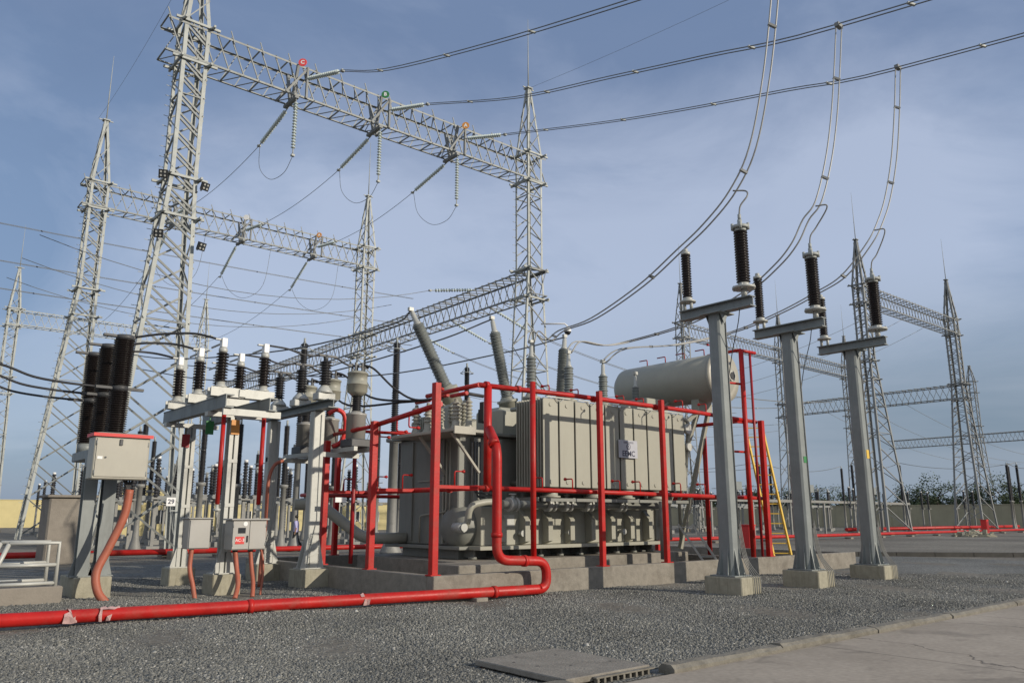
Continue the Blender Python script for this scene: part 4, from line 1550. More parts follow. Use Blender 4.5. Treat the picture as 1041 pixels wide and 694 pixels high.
#@@COLUMNS
# ------------------------------------------------------------------ three arrester columns
def arrester(x, y, z, label, group, h=1.27, r=0.165, big=True):
    t = thing('surge_arrester', (x, y, z), label, 'surge arrester', group)
    b = MB()
    if big:
        b.cyl((x, y, z), (x, y, z + 0.2), 0.07, 12)
        b.cyl((x, y, z + 0.2), (x, y, z + 0.25), 0.27, 16)
        b.cyl((x, y, z + 0.25), (x, y, z + 0.34), 0.13, 14)
        for k in range(4):
            a = k * math.pi / 2 + 0.4
            b.cyl((x + 0.22 * math.cos(a), y + 0.22 * math.sin(a), z + 0.17), (x + 0.22 * math.cos(a), y + 0.22 * math.sin(a), z + 0.3), 0.03, 8)
        zi = z + 0.34
    else:
        for k in (-1, 1):
            b.cyl((x, y + k * 0.1, z), (x, y + k * 0.1, z + 0.22), 0.04, 10)
        b.cyl((x, y, z + 0.2), (x, y, z + 0.24), 0.2, 16)
        b.cyl((x, y, z + 0.24), (x, y, z + 0.32), 0.12, 14)
        zi = z + 0.32
    b.build('base', M['zinc'], t)
    b = MB()
    b.lathe(sheds(r * 0.72, r, 0, h, 19 if big else 17), (x, y, zi), (0, 0, 1), 18)
    b.build('insulator', M['brown'], t)
    b = MB()
    b.cyl((x, y, zi + h), (x, y, zi + h + 0.07), r * 0.95, 14)
    if big:
        b.cyl((x, y, zi + h + 0.07), (x, y, zi + h + 0.14), r * 1.25, 16)
        for k in range(5):
            a = k * 2 * math.pi / 5
            b.cyl((x + r * 1.15 * math.cos(a), y + r * 1.15 * math.sin(a), zi + h + 0.03), (x + r * 1.15 * math.cos(a), y + r * 1.15 * math.sin(a), zi + h + 0.19), 0.035, 8)
        b.cyl((x, y, zi + h + 0.14), (x, y, zi + h + 0.30), 0.055, 10)
        b.cyl((x, y, zi + h + 0.30), (x, y, zi + h + 0.44), 0.04, 10)
    else:
        b.cyl((x, y, zi + h + 0.07), (x, y, zi + h + 0.16), 0.06, 10)
    b.build('terminal', M['zinc'] if not big else M['steel'], t)
    return t, zi + h + (0.44 if big else 0.16)


def tee_column(x, nm):
    y = 11.0
    t = thing('tee_support_column', (x, y, 0), '%s grey steel support column with a crossbeam on a concrete block' % nm, 'support column', 'steel tee columns right of the transformer')
    MB().bbox(x - 0.38, x + 0.38, y - 0.52, y + 0.46, -0.15, 0.38, 0.02).build('plinth', M['paleconcrete'], t)
    b = MB()
    # square tapered shaft with chamfered corners
    n = 8
    vs = []
    for z, r in ((0.385, 0.19), (6.40, 0.155)):
        c_ = r * 0.74
        for px_, py_ in ((r, c_), (c_, r), (-c_, r), (-r, c_), (-r, -c_), (-c_, -r), (c_, -r), (r, -c_)):
            vs.append((x + px_, y + py_, z))
    fs = [(k, (k + 1) % n, n + (k + 1) % n, n + k) for k in range(n)] + [tuple(range(n))[::-1], tuple(range(n, 2 * n))]
    b.add(vs, fs)
    b.build('shaft', M['column'], t)
    b = MB()
    b.bbox(x - 0.33, x + 0.33, y - 0.33, y + 0.33, 0.382, 0.41, 0.004)
    for k in range(8):
        a = 2 * math.pi * (k + 0.5) / 8
        d = Vector((math.cos(a), math.sin(a), 0))
        c = Vector((x, y, 0))
        nrm = Vector((-d.y, d.x, 0)) * 0.007
        p = [c + d * 0.17 + Vector((0, 0, 0.412)), c + d * 0.33 + Vector((0, 0, 0.412)), c + d * 0.175 + Vector((0, 0, 1.1))]
        b.add([q + nrm for q in p] + [q - nrm for q in p], [(0, 1, 2), (5, 4, 3), (0, 3, 4, 1), (1, 4, 5, 2), (2, 5, 3, 0)])
        b.cyl(c + d * 0.29 + Vector((0, 0, 0.41)), c + d * 0.29 + Vector((0, 0, 0.47)), 0.02, 6)
    b.build('base_gusset', M['column'], t)
    b = MB()
    # earth cables splaying down from the shaft over the plinth
    for k in range(4):
        dx = 0.02 + 0.1 * k
        b.tube(smooth_path([(x + 0.08 + dx * 0.3, y - 0.195, 1.4 + 0.06 * k), (x + 0.08 + dx * 0.5, y - 0.28, 0.8), (x + 0.04 + dx * 0.8, y - 0.48, 0.45), (x + 0.05 + dx * 0.8, y - 0.545, 0.36), (x + 0.06 + dx * 0.8, y - 0.55, 0.0)], 4), 0.011, 5)
    b.tube([(x + 0.10, y - 0.175, 6.3), (x + 0.10, y - 0.205, 1.4)], 0.014, 5)
    b.build('earth_cable', M['pole'], t)
    b = MB()
    b.box(x - 0.30, x + 0.30, y - 0.30, y + 0.30, 6.402, 6.43)
    for sg in (-1, 1):
        b.add([(x - 0.15, y + sg * 0.2, 6.40), (x + 0.15, y + sg * 0.2, 6.40), (x, y + sg * 0.2, 6.15), (x - 0.15, y + sg * 0.215, 6.40), (x + 0.15, y + sg * 0.215, 6.40), (x, y + sg * 0.215, 6.15)],
              [(0, 1, 2), (5, 4, 3), (0, 3, 4, 1), (1, 4, 5, 2), (2, 5, 3, 0)])
    b.build('head_plate', M['column'], t)
    b = MB()
    y0, y1 = 9.98, 12.02
    b.box(x - 0.12, x + 0.12, y0, y1, 6.432, 6.455)
    b.box(x - 0.015, x + 0.015, y0, y1, 6.456, 6.655)
    b.box(x - 0.12, x + 0.12, y0, y1, 6.656, 6.68)
    b.build('crossbeam', M['column'], t)
    # cable box half way
    MB().bbox(x + 0.2, x + 0.55, y - 0.06, y + 0.06, 2.28, 2.48, 0.01).build('cable_box', M['column'], t)
    arrester(x, 10.2, 6.68, 'tall brown arrester at the front end of the %s crossbeam' % nm, 'brown arresters on the crossbeams')
    arrester(x, 11.82, 6.68, 'brown post insulator at the rear end of the %s crossbeam' % nm, 'brown post insulators on the crossbeams', h=1.12, r=0.125, big=False)


for x, nm, top in zip((15.75, 18.95, 22.35), ('conservator-side', 'green-marked', 'yellow-marked'), ((15.9, 10.43, 9.45), (18.95, 9.95, 9.7), (22.35, 10.0, 9.85))):
    tee_column(x, nm)
    P = smooth_path([(x, 10.2, 8.73), (x + 0.02, 10.16, 8.95), (x + 0.16, 10.05, 9.2), (top[0] + 0.2, top[1] - 0.22, top[2] - 0.02), top], 6)
    single(P, 'short lead from the %s tall arrester up to its dropper wire' % nm, 'arrester leads', r=0.02, material=M['pole'], name='arrester_lead')
    P = smooth_path([(x, 10.35, 6.42), (x + 0.05, 10.45, 6.1), (x + 0.2, 10.75, 5.5), (x + 0.215, 10.9, 4.9)], 5)
    single(P, 'thin earth lead hanging below the %s crossbeam' % nm, 'earth leads', r=0.012, material=M['darkwire'], name='earth_lead', cat='cable')
b = MB()
b.box(22.28, 22.42, 10.815, 10.823, 3.28, 3.52)
tag(b.build('phase_mark', M['yellow']), 'small yellow phase mark on the support column before the wide-footed tower', 'phase mark')
b = MB()
b.box(18.90, 19.04, 10.815, 10.823, 3.02, 3.18)
tag(b.build('phase_mark', M['green']), 'small faded green phase mark on the middle support column', 'phase mark')

#@@LEFTBAY
# ------------------------------------------------------------------ circuit breaker on the left
cb = thing('circuit_breaker', (4.75, 20.0, 0), 'circuit breaker with three dark brown poles on two grey legs', 'circuit breaker')
MB().bbox(4.24, 4.98, 19.28, 20.6, -0.1, 0.42, 0.02).build('plinth', M['paleconcrete'], cb)
for lx, ly in ((4.41, 19.6), (4.80, 19.6)):
    b = MB()
    b.box(lx - 0.13, lx + 0.13, ly - 0.13, ly - 0.105, 0.425, 2.75)
    b.box(lx - 0.13, lx + 0.13, ly + 0.105, ly + 0.13, 0.425, 2.75)
    b.box(lx - 0.02, lx + 0.02, ly - 0.104, ly + 0.104, 0.425, 2.75)
    for sg in (-1, 1):
        b.add([(lx + sg * 0.131, ly - 0.01, 0.43), (lx + sg * 0.24, ly - 0.01, 0.43), (lx + sg * 0.131, ly - 0.01, 0.85), (lx + sg * 0.131, ly + 0.01, 0.43), (lx + sg * 0.24, ly + 0.01, 0.43), (lx + sg * 0.131, ly + 0.01, 0.85)],
              [(0, 1, 2), (5, 4, 3), (0, 3, 4, 1), (1, 4, 5, 2), (2, 5, 3, 0)])
    b.box(lx - 0.22, lx + 0.22, ly - 0.2, ly + 0.2, 0.421, 0.445)
    b.build('leg', M['column'], cb)
b = MB()
b.bbox(4.5, 4.92, 18.95, 22.1, 2.98, 3.2, 0.02)
b.bbox(4.3, 4.95, 19.4, 19.8, 2.752, 2.979, 0.01)
for y in (19.15, 20.45, 21.75):
    b.cyl((4.7, y, 3.2), (4.7, y, 3.42), 0.19, 16)
b.build('pole_frame', M['column'], cb)
for y in (19.15, 20.45, 21.75):
    b = MB()
    b.lathe(sheds(0.15, 0.215, 0, 1.0, 20), (4.7, y, 3.42), (0, 0, 1), 20)
    b.lathe(sheds(0.155, 0.225, 0, 1.05, 21), (4.7, y, 4.54), (0, 0, 1), 20)
    p = b.build('pole_insulator', M['brown'], cb)
    b = MB()
    b.cyl((4.7, y, 4.42), (4.7, y, 4.54), 0.17, 16)
    b.bar((4.2, y, 4.48), (5.2, y, 4.48), 0.10, 0.06)
    b.build('terminal', M['darkgrey'], p)
    b = MB()
    b.cyl((4.7, y, 5.59), (4.7, y, 5.69), 0.19, 16)
    b.bar((4.25, y, 5.66), (4.9, y, 5.66), 0.12, 0.05)
    b.build('terminal', M['darkgrey'], p)
cbx = thing('control_cabinet', (4.7, 18.6, 2.45), 'beige control cabinet with a red rim hung on the brown breaker', 'control cabinet', 'control cabinets')
MB().bbox(4.15, 5.25, 18.42, 18.93, 2.45, 3.34, 0.02).build('body', M['cream'], cbx)
b = MB()
b.bbox(4.11, 5.29, 18.37, 18.95, 3.342, 3.40, 0.01)
b.add([(4.11, 18.37, 3.402), (5.29, 18.37, 3.402), (5.29, 18.95, 3.402), (4.11, 18.95, 3.402), (4.3, 18.55, 3.44), (5.1, 18.55, 3.44), (5.1, 18.8, 3.44), (4.3, 18.8, 3.44)],
      [(0, 1, 5, 4), (1, 2, 6, 5), (2, 3, 7, 6), (3, 0, 4, 7), (4, 5, 6, 7)])
b.build('roof', M['cream'], cbx)
b = MB()
b.box(4.105, 5.295, 18.362, 18.368, 3.335, 3.405)
b.box(4.103, 4.108, 18.369, 18.93, 3.335, 3.405)
b.build('red_rim', M['redsign'], cbx)
MB().bbox(4.63, 4.69, 18.37, 18.398, 3.16, 3.29, 0.006).build('handle', M['darkgrey'], cbx)
MB().box(4.22, 4.32, 18.392, 18.398, 2.86, 2.92).build('name_plate', M['white'], cbx)
for hx_, hz_ in ((5.21, 2.58), (5.21, 3.2), (4.19, 2.58), (4.19, 3.2)):
    MB().cyl((hx_, 18.41, hz_ - 0.05), (hx_, 18.41, hz_ + 0.05), 0.014, 8).build('hinge', M['steel_far'], cbx)
MB().bbox(4.19, 5.21, 18.400, 18.417, 2.50, 3.30, 0.006).build('door', M['cream'], cbx)
MB().box(4.20, 4.30, 18.392, 18.3985, 2.86, 2.92).build('name_plate', M['white'], cbx) if False else None
MB().cyl((4.38, 18.385, 2.90), (4.38, 18.399, 2.90), 0.02, 10).build('lock', M['darkgrey'], cbx)

# conduits
def conduit(P, label, r=0.05, m='orange'):
    b = MB()
    Q = smooth_path(P, 7)
    b.tube(Q, r, 10)
    return tag(b.build('cable_conduit', M[m]), label, 'conduit', 'orange cable conduits')


conduit([(5.0, 18.7, 2.25), (4.95, 18.72, 1.7), (4.72, 18.75, 1.05), (4.52, 18.72, 0.55), (4.55, 18.6, 0.18), (4.7, 18.5, -0.05)], 'thick orange conduit curving down from the beige cabinet to the gravel', 0.085)
b = MB()
for k in range(4):
    b.tube(smooth_path([(4.86 + 0.06 * k, 18.7, 2.46), (4.93 + 0.02 * k, 18.7, 2.3), (4.98, 18.7, 2.1)], 4), 0.022, 6)
tag(b.build('cable_bundle', M['darkwire']), 'bundle of black cables between the beige cabinet and its orange conduit', 'cables')

# disconnector stand and switches
PY = (18.2, 19.7, 21.2)
st = thing('disconnector_stand', (7.1, 19.8, 0), 'grey steel stand with two crossbeams under the white-capped insulators', 'steel stand')
for (x, y) in ((7.1, 18.55), (7.1, 21.5)):
    MB().bbox(x - 0.32, x + 0.32, y - 0.32, y + 0.32, -0.12, 0.42, 0.02).build('plinth', M['paleconcrete'], st)
    b = MB()
    for sg in (-1, 1):
        b.box(x + sg * 0.065 - 0.045, x + sg * 0.065 + 0.045, y - 0.12, y - 0.10, 0.42, 3.949)
        b.box(x + sg * 0.065 - 0.045, x + sg * 0.065 + 0.045, y + 0.10, y + 0.12, 0.42, 3.949)
        b.box(x + sg * 0.026 - 0.006, x + sg * 0.026 + 0.006, y - 0.0999, y + 0.0999, 0.42, 3.949)
    for z in (0.9, 1.9, 2.9, 3.6):
        b.box(x - 0.109, x + 0.109, y - 0.132, y - 0.1205, z, z + 0.08)
    for sg in (-1, 1):
        b.add([(x + sg * 0.111, y - 0.10, 0.425), (x + sg * 0.26, y - 0.10, 0.425), (x + sg * 0.111, y - 0.10, 0.95), (x + sg * 0.111, y - 0.08, 0.425), (x + sg * 0.26, y - 0.08, 0.425), (x + sg * 0.111, y - 0.08, 0.95)],
              [(0, 1, 2), (5, 4, 3), (0, 3, 4, 1), (1, 4, 5, 2), (2, 5, 3, 0)])
    b.box(x - 0.28, x + 0.28, y - 0.2, y + 0.2, 0.421, 0.445)
    b.build('column', M['zinc'], st)
for x in (6.6, 7.62):
    b = MB()
    b.box(x - 0.10, x + 0.10, 17.55, 21.9, 4.06, 4.085)
    b.box(x - 0.09, x - 0.07, 17.55, 21.9, 4.086, 4.334)
    b.box(x - 0.10, x + 0.10, 17.55, 21.9, 4.335, 4.36)
    b.build('crossbeam', M['column'], st)
b = MB()
for y in (18.55, 21.5):
    b.box(6.45, 7.8, y - 0.1, y + 0.1, 3.95, 4.055)
b.box(6.5, 7.85, 17.62, 17.7, 3.9, 4.05)
b.build('head_beam', M['zinc'], st)
nmy = ('front', 'middle', 'rear')
for i, y in enumerate(PY):
    t = thing('disconnector_switch', (7.1, y, 4.36), '%s disconnector phase, two dark insulators with white caps on a pale base' % nmy[i], 'disconnector', 'white-capped disconnector phases')
    b = MB()
    b.box(6.35, 7.02, y - 0.13, y - 0.11, 4.37, 4.58)
    b.box(7.14, 7.86, y - 0.13, y - 0.11, 4.37, 4.58)
    b.box(6.35, 7.86, y + 0.09, y + 0.11, 4.37, 4.58)
    b.box(6.35, 7.86, y - 0.109, y + 0.089, 4.362, 4.38)
    b.box(7.0, 7.16, y - 0.16, y + 0.12, 4.39, 4.56)
    b.build('base_frame', M['zinc'], t)
    for x in (6.6, 7.62):
        b = MB()
        b.lathe([(0.14, 0), (0.14, 0.04), (0.10, 0.06), (0.10, 0.14)], (x, y, 4.58), (0, 0, 1), 14)
        b.build('flange', M['zinc'], t)
        b = MB()
        b.lathe([(0.08, 0), (0.10, 0.02), (0.10, 0.10), (0.06, 0.12), (0.05, 0.22)], (x, y, 5.40), (0, 0, 1), 14)
        b.build('flange', M['zinc'], t)
        b = MB()
        b.lathe(sheds(0.085, 0.145, 0, 0.70, 10), (x, y, 4.70), (0, 0, 1), 18)
        ins = b.build('insulator', M['brown'], t)
        MB().bbox(x - 0.065, x + 0.065, y - 0.08, y + 0.08, 5.52, 5.74, 0.012).build('white_cap', M['white'], ins)
        b = MB()
        b.tube([(x, y, 5.64), (x, y + 0.75, 5.64)], 0.025, 8)
        b.bar((x - 0.2, y, 5.70), (x - 0.03, y, 5.70), 0.08, 0.03)
        b.build('contact_arm', M['zinc'], ins)
# red operating rods
for x, y, nm in ((6.7, 18.1, 'plain'), (7.65, 18.1, 'two-door')):
    t = thing('operating_rod', (x, y, 1.6), 'vertical red operating rod above the %s grey cabinet' % nm, 'operating rod', 'red operating rods')
    MB().cyl((x, y, 1.95), (x, y, 3.98), 0.05, 12).build('rod', M['red'], t)
    b = MB()
    b.cyl((x, y, 1.66), (x, y, 1.95), 0.035, 10)
    b.cyl((x, y, 1.80), (x, y, 1.86), 0.08, 12)
    b.build('joint', M['zinc'], t)
for (x, y, z, m, nm) in ((6.95, 21.34, 3.6, 'darkred', 'red'), (7.10, 18.405, 3.72, 'orangepaint', 'orange'), (7.14, 20.2, 3.86, 'green', 'green')):
    b = MB()
    b.bbox(x - 0.10, x + 0.10, y - 0.008, y + 0.008, z - 0.17, z + 0.17, 0.004)
    if nm == 'green':
        b.bar((x, y + 0.02, z + 0.1), (x, y + 0.02, z + 0.46), 0.03, 0.02)
    tag(b.build('phase_plate', M[m]), 'small %s phase plate on the white-capped disconnector stand' % nm, 'phase plate', 'phase plates')

# drive cabinets
t = thing('control_cabinet', (7.3, 17.8, 0.95), 'grey two-door drive cabinet with a window and a red label', 'control cabinet', 'control cabinets')
MB().bbox(6.93, 7.72, 17.72, 18.15, 0.96, 1.60, 0.015).build('body', M['cab'], t)
MB().bbox(6.89, 7.76, 17.66, 18.18, 1.602, 1.64, 0.01).build('roof', M['cab'], t)
b = MB()
b.bbox(6.945, 7.32, 17.700, 17.718, 0.98, 1.585, 0.005)
d1 = b.build('door', M['cab'], t)
b = MB()
b.bbox(7.33, 7.705, 17.700, 17.718, 0.98, 1.585, 0.005)
b.build('door', M['cab'], t)
MB().box(7.06, 7.23, 17.694, 17.698, 1.32, 1.44).build('window', M['window'], d1)
MB().box(7.01, 7.21, 17.693, 17.698, 1.09, 1.25).build('red_label', M['redsign'], d1)
text_mesh('label_text', 'AC-3', 0.095, (7.11, 17.691, 1.17), (1, 0, 0), (0, 0, 1), M['whiteink'], d1, extrude=0.001)
for hx_, hz_ in ((6.95, 1.08), (6.95, 1.48), (7.70, 1.08), (7.70, 1.48)):
    MB().cyl((hx_, 17.70, hz_ - 0.035), (hx_, 17.70, hz_ + 0.035), 0.012, 8).build('hinge', M['steel_far'], t)
for gx in (7.10, 7.45):
    MB().cyl((gx, 17.9, 0.92), (gx, 17.9, 0.965), 0.06, 10).build('cable_gland', M['black'], t)
MB().bbox(7.265, 7.29, 17.67, 17.697, 1.13, 1.27, 0.004).build('handle', M['black'], d1)
MB().lathe([(0.05, 0), (0.05, 0.003)], (7.22, 17.697, 1.525), (0, -1, 0), 16).build('badge', M['white'], d1)
t = thing('control_cabinet', (6.3, 18.0, 0.95), 'plain grey drive cabinet without any label beside the red-labelled one', 'control cabinet', 'control cabinets')
MB().bbox(6.05, 6.52, 17.88, 18.25, 1.0, 1.63, 0.015).build('body', M['cab'], t)
MB().bbox(6.07, 6.50, 17.862, 17.878, 1.02, 1.61, 0.005).build('door', M['cab'], t)
MB().bbox(6.02, 6.55, 17.84, 18.27, 1.632, 1.66, 0.008).build('roof', M['cab'], t)
b = MB()
b.bar((6.2, 18.3, 1.3), (6.85, 18.5, 1.3), 0.06, 0.06)
b.build('bracket', M['steel'], t)
for P, nm, r in (([(6.18, 17.98, 1.0), (6.16, 17.95, 0.6), (6.22, 17.85, 0.25), (6.25, 17.75, -0.03)], 'straight orange conduit below the plain grey cabinet', 0.048),
                 ([(7.1, 17.9, 0.96), (7.14, 17.85, 0.6), (7.10, 17.6, 0.25), (6.95, 17.35, -0.03)], 'orange conduit below the red label of the two-door cabinet', 0.052),
                 ([(7.45, 17.9, 0.96), (7.48, 17.85, 0.6), (7.46, 17.65, 0.25), (7.38, 17.45, -0.03)], 'orange conduit below the plain door of the two-door cabinet', 0.046),
                 ([(7.75, 18.15, 1.1), (7.85, 18.1, 0.7), (7.80, 17.95, 0.3), (7.7, 17.8, -0.03)], 'thinnest orange conduit, beside the two-door cabinet and the stand block', 0.026),
                 ([(9.0, 19.9, 3.1), (8.72, 19.8, 2.95), (8.55, 19.7, 2.5), (8.55, 19.7, 1.5), (8.45, 19.6, 0.6), (8.4, 19.5, 0.0)], 'long orange conduit rising behind the drive cabinets to the current transformers', 0.045)):
    conduit(P, nm, r)

# insulator stand and the current transformers behind it
st = thing('insulator_stand', (9.4, 19.8, 0), 'tall pale stand carrying three dark insulators before the drum-headed transformers', 'steel stand')
for (x, y) in ((9.3, 18.65), (9.35, 21.4)):
    MB().bbox(x - 0.38, x + 0.38, y - 0.36, y + 0.36, -0.12, 0.438, 0.02).build('plinth', M['paleconcrete'], st)
    b = MB()
    b.bbox(x - 0.15, x + 0.15, y - 0.13, y + 0.13, 0.44, 4.30, 0.02)
    for k in range(5):
        z = 0.55 + k * 0.16
        b.bar((x - 0.14, y - 0.138, z), (x + 0.14, y - 0.138, z + 0.10), 0.03, 0.014)
    b.tube([(x + 0.04, y - 0.143, 4.2), (x + 0.05, y - 0.143, 1.6), (x - 0.1, y - 0.16, 0.9), (x - 0.12, y - 0.2, 0.46)], 0.012, 5)
    for sg in (-1, 1):
        for yy in (-0.12, 0.10):
            b.add([(x + sg * 0.151, y + yy, 0.445), (x + sg * 0.31, y + yy, 0.445), (x + sg * 0.151, y + yy, 1.15), (x + sg * 0.151, y + yy + 0.02, 0.445), (x + sg * 0.31, y + yy + 0.02, 0.445), (x + sg * 0.151, y + yy + 0.02, 1.15)],
                  [(0, 1, 2), (5, 4, 3), (0, 3, 4, 1), (1, 4, 5, 2), (2, 5, 3, 0)])
    b.box(x - 0.34, x + 0.34, y - 0.2, y + 0.2, 0.441, 0.464)
    b.build('column', M['zinc'], st)
b = MB()
b.box(9.12, 9.40, 17.75, 21.9, 4.302, 4.325)
b.box(9.25, 9.27, 17.75, 21.9, 4.326, 4.49)
b.box(9.12, 9.40, 17.75, 21.9, 4.491, 4.515)
b.build('crossbeam', M['column'], st)
b = MB()
for y in (18.65, 21.4):
    b.box(9.2, 10.5, y - 0.06, y + 0.06, 3.16, 3.28)
for x in (9.95, 10.4):
    b.box(x - 0.05, x + 0.05, 17.8, 21.9, 3.285, 3.395)
b.build('outrigger', M['zinc'], st)
MB().bbox(9.55, 9.85, 17.98, 18.0, 2.02, 2.14, 0.004).build('plate', M['white'], st)
for i, (x, y) in enumerate(((9.22, 18.2), (9.30, 19.7), (9.36, 21.2))):
    t = thing('post_insulator', (x, y, 4.515), '%s of the three dark insulators on the pale stand' % nmy[i], 'post insulator', 'dark insulators on the pale stand')
    b = MB()
    b.bbox(x - 0.24, x + 0.24, y - 0.16, y + 0.16, 4.515, 4.70, 0.02)
    b.lathe([(0.22, 0), (0.2, 0.06), (0.11, 0.17), (0.1, 0.2)], (x, y, 4.70), (0, 0, 1), 16)
    b.build('base', M['zinc'], t)
    b = MB()
    b.lathe(sheds(0.09, 0.15, 0, 0.62, 9), (x, y, 4.9), (0, 0, 1), 18)
    b.build('insulator', M['black'], t)
    b = MB()
    b.cyl((x, y, 5.52), (x, y, 5.68), 0.06, 10)
    b.bar((x - 0.2, y, 5.66), (x + 0.3, y, 5.66), 0.09, 0.05)
    b.build('terminal', M['darkgrey'], t)
for i, (x, y) in enumerate(((10.15, 18.2), (10.18, 19.7), (10.22, 21.2))):
    t = thing('current_transformer', (x, y, 3.4), '%s of three grey drum-headed current transformers beside the pale stand' % nmy[i], 'current transformer', 'grey drum-headed current transformers')
    MB().bbox(x - 0.27, x + 0.27, y - 0.3, y + 0.3, 3.40, 3.60, 0.02).build('base_box', M['darkgrey'], t)
    b = MB()
    b.lathe([(0.25, 0), (0.25, 0.60), (0.27, 0.61), (0.27, 0.66), (0.16, 0.67), (0.13, 0.72)], (x, y, 3.60), (0, 0, 1), 20)
    b.build('lower_tank', M['cab'], t)
    b = MB()
    b.lathe(sheds(0.10, 0.135, 0, 0.40, 8), (x, y, 4.32), (0, 0, 1), 18)
    b.build('insulator', M['black'], t)
    b = MB()
    b.lathe([(0.14, 0), (0.2, 0.06), (0.26, 0.10), (0.26, 0.28), (0.275, 0.285), (0.275, 0.31), (0.25, 0.32), (0.25, 0.56), (0.27, 0.565), (0.27, 0.60), (0.2, 0.64), (0.02, 0.66)], (x, y, 4.72), (0, 0, 1), 22)
    b.build('head', M['tank'], t)
    b = MB()
    for k in range(5):
        a = k * 1.25
        b.bar((x + 0.15 * math.cos(a), y + 0.15 * math.sin(a), 5.36), (x + 0.15 * math.cos(a), y + 0.15 * math.sin(a), 5.58), 0.05, 0.04)
    b.bar((x - 0.3, y, 5.5), (x + 0.3, y, 5.5), 0.05, 0.05)
    b.build('terminal', M['darkgrey'], t)
# red valve ring beside the near drum
b = MB()
b.tube(smooth_path([(9.75, 18.95, 4.3), (9.95, 18.9, 4.42), (10.15, 18.85, 4.3), (10.2, 18.85, 3.95), (10.12, 18.88, 3.6), (9.9, 18.95, 3.45)], 6), 0.06, 10)
tag(b.build('red_bracket', M['redsign']), 'small red curved fitting between the two front drum-headed transformers', 'red fitting')

# jumpers between breaker, disconnector, insulators, transformers
for i, y in enumerate(PY):
    cy = (19.15, 20.45, 21.75)[i]
    P = smooth_path([(4.9, cy, 5.68), (5.4, cy - 0.3, 5.78), (6.0, y + 0.3, 5.82), (6.42, y, 5.71)], 6)
    single(P, 'black jumper from the %s breaker pole to its white-capped insulator' % nmy[i], 'black jumpers of the breaker bay', r=0.028, material=M['darkwire'], name='jumper_wire')
    P = smooth_path([(7.7, y, 5.72), (8.2, y, 5.7), (8.7, y, 5.6), (9.2, y, 5.68)], 6)
    single(P, 'black jumper from the %s disconnector phase to its dark post insulator' % nmy[i], 'black jumpers of the breaker bay', r=0.024, material=M['darkwire'], name='jumper_wire')
    P = smooth_path([(9.5, y, 5.66), (9.7, y, 5.55), (9.85, y, 5.5)], 5)
    single(P, 'short black jumper onto the %s drum-headed transformer' % nmy[i], 'black jumpers of the breaker bay', r=0.024, material=M['darkwire'], name='jumper_wire')
    P = smooth_path([(4.2, cy, 4.48), (3.6, cy, 4.50), (3.0, cy + 0.1, 4.58), (2.4, cy + 0.2, 4.78), (1.8, cy + 0.3, 4.76), (-4, cy + 0.5, 4.3)], 6)
    single(P, 'black jumper leaving the %s breaker pole away from the cabinet' % nmy[i], 'black jumpers outside the breaker', r=0.028, material=M['darkwire'], name='jumper_wire')
    P = smooth_path([(10.3, y, 5.56), (10.55, y - 0.15, 5.45), (10.95, y - 0.5 - 0.3 * i, 4.95 - 0.1 * i), (11.35, 17.3 + 0.3 * i, 4.64), (11.75, 16.6 + 0.3 * i, 4.66)], 6)
    single(P, 'black cable sagging from the %s drum-headed transformer toward the red busbars' % nmy[i], 'black cables to the red busbars', r=0.03, material=M['darkwire'], name='jumper_wire')

# handrail on a concrete step, block
hr = thing('stair_handrail', (3.1, 18.6, 0), 'grey tubular handrail on a concrete step beside the breaker', 'handrail')
MB().bbox(1.6, 3.85, 18.35, 19.5, -0.1, 0.34, 0.02).build('step', M['pillar'], hr)
for y in (18.45, 19.4):
    b = MB()
    b.tube([(2.85, y, 1.17), (3.72, y, 1.17), (3.72, y, 0.34)], 0.042, 8)
    b.tube([(2.85, y, 1.17), (2.55, y, 0.34)], 0.042, 8)
    b.tube([(2.70, y, 0.75), (3.72, y, 0.75)], 0.036, 8)
    b.tube([(2.55, y, 0.40), (3.72, y, 0.40)], 0.036, 8)
    b.build('rail', M['zinc'], hr)
t = thing('concrete_block', (7.0, 34.0, 0), 'broad stained concrete block seen behind the breaker legs', 'concrete block')
MB().bbox(6.25, 7.75, 33.4, 34.8, -0.1, 2.35, 0.06).build('body', M['pillar'], t)
MB().bbox(6.15, 7.85, 33.3, 34.9, 2.352, 2.45, 0.02).build('coping', M['pillar'], t)
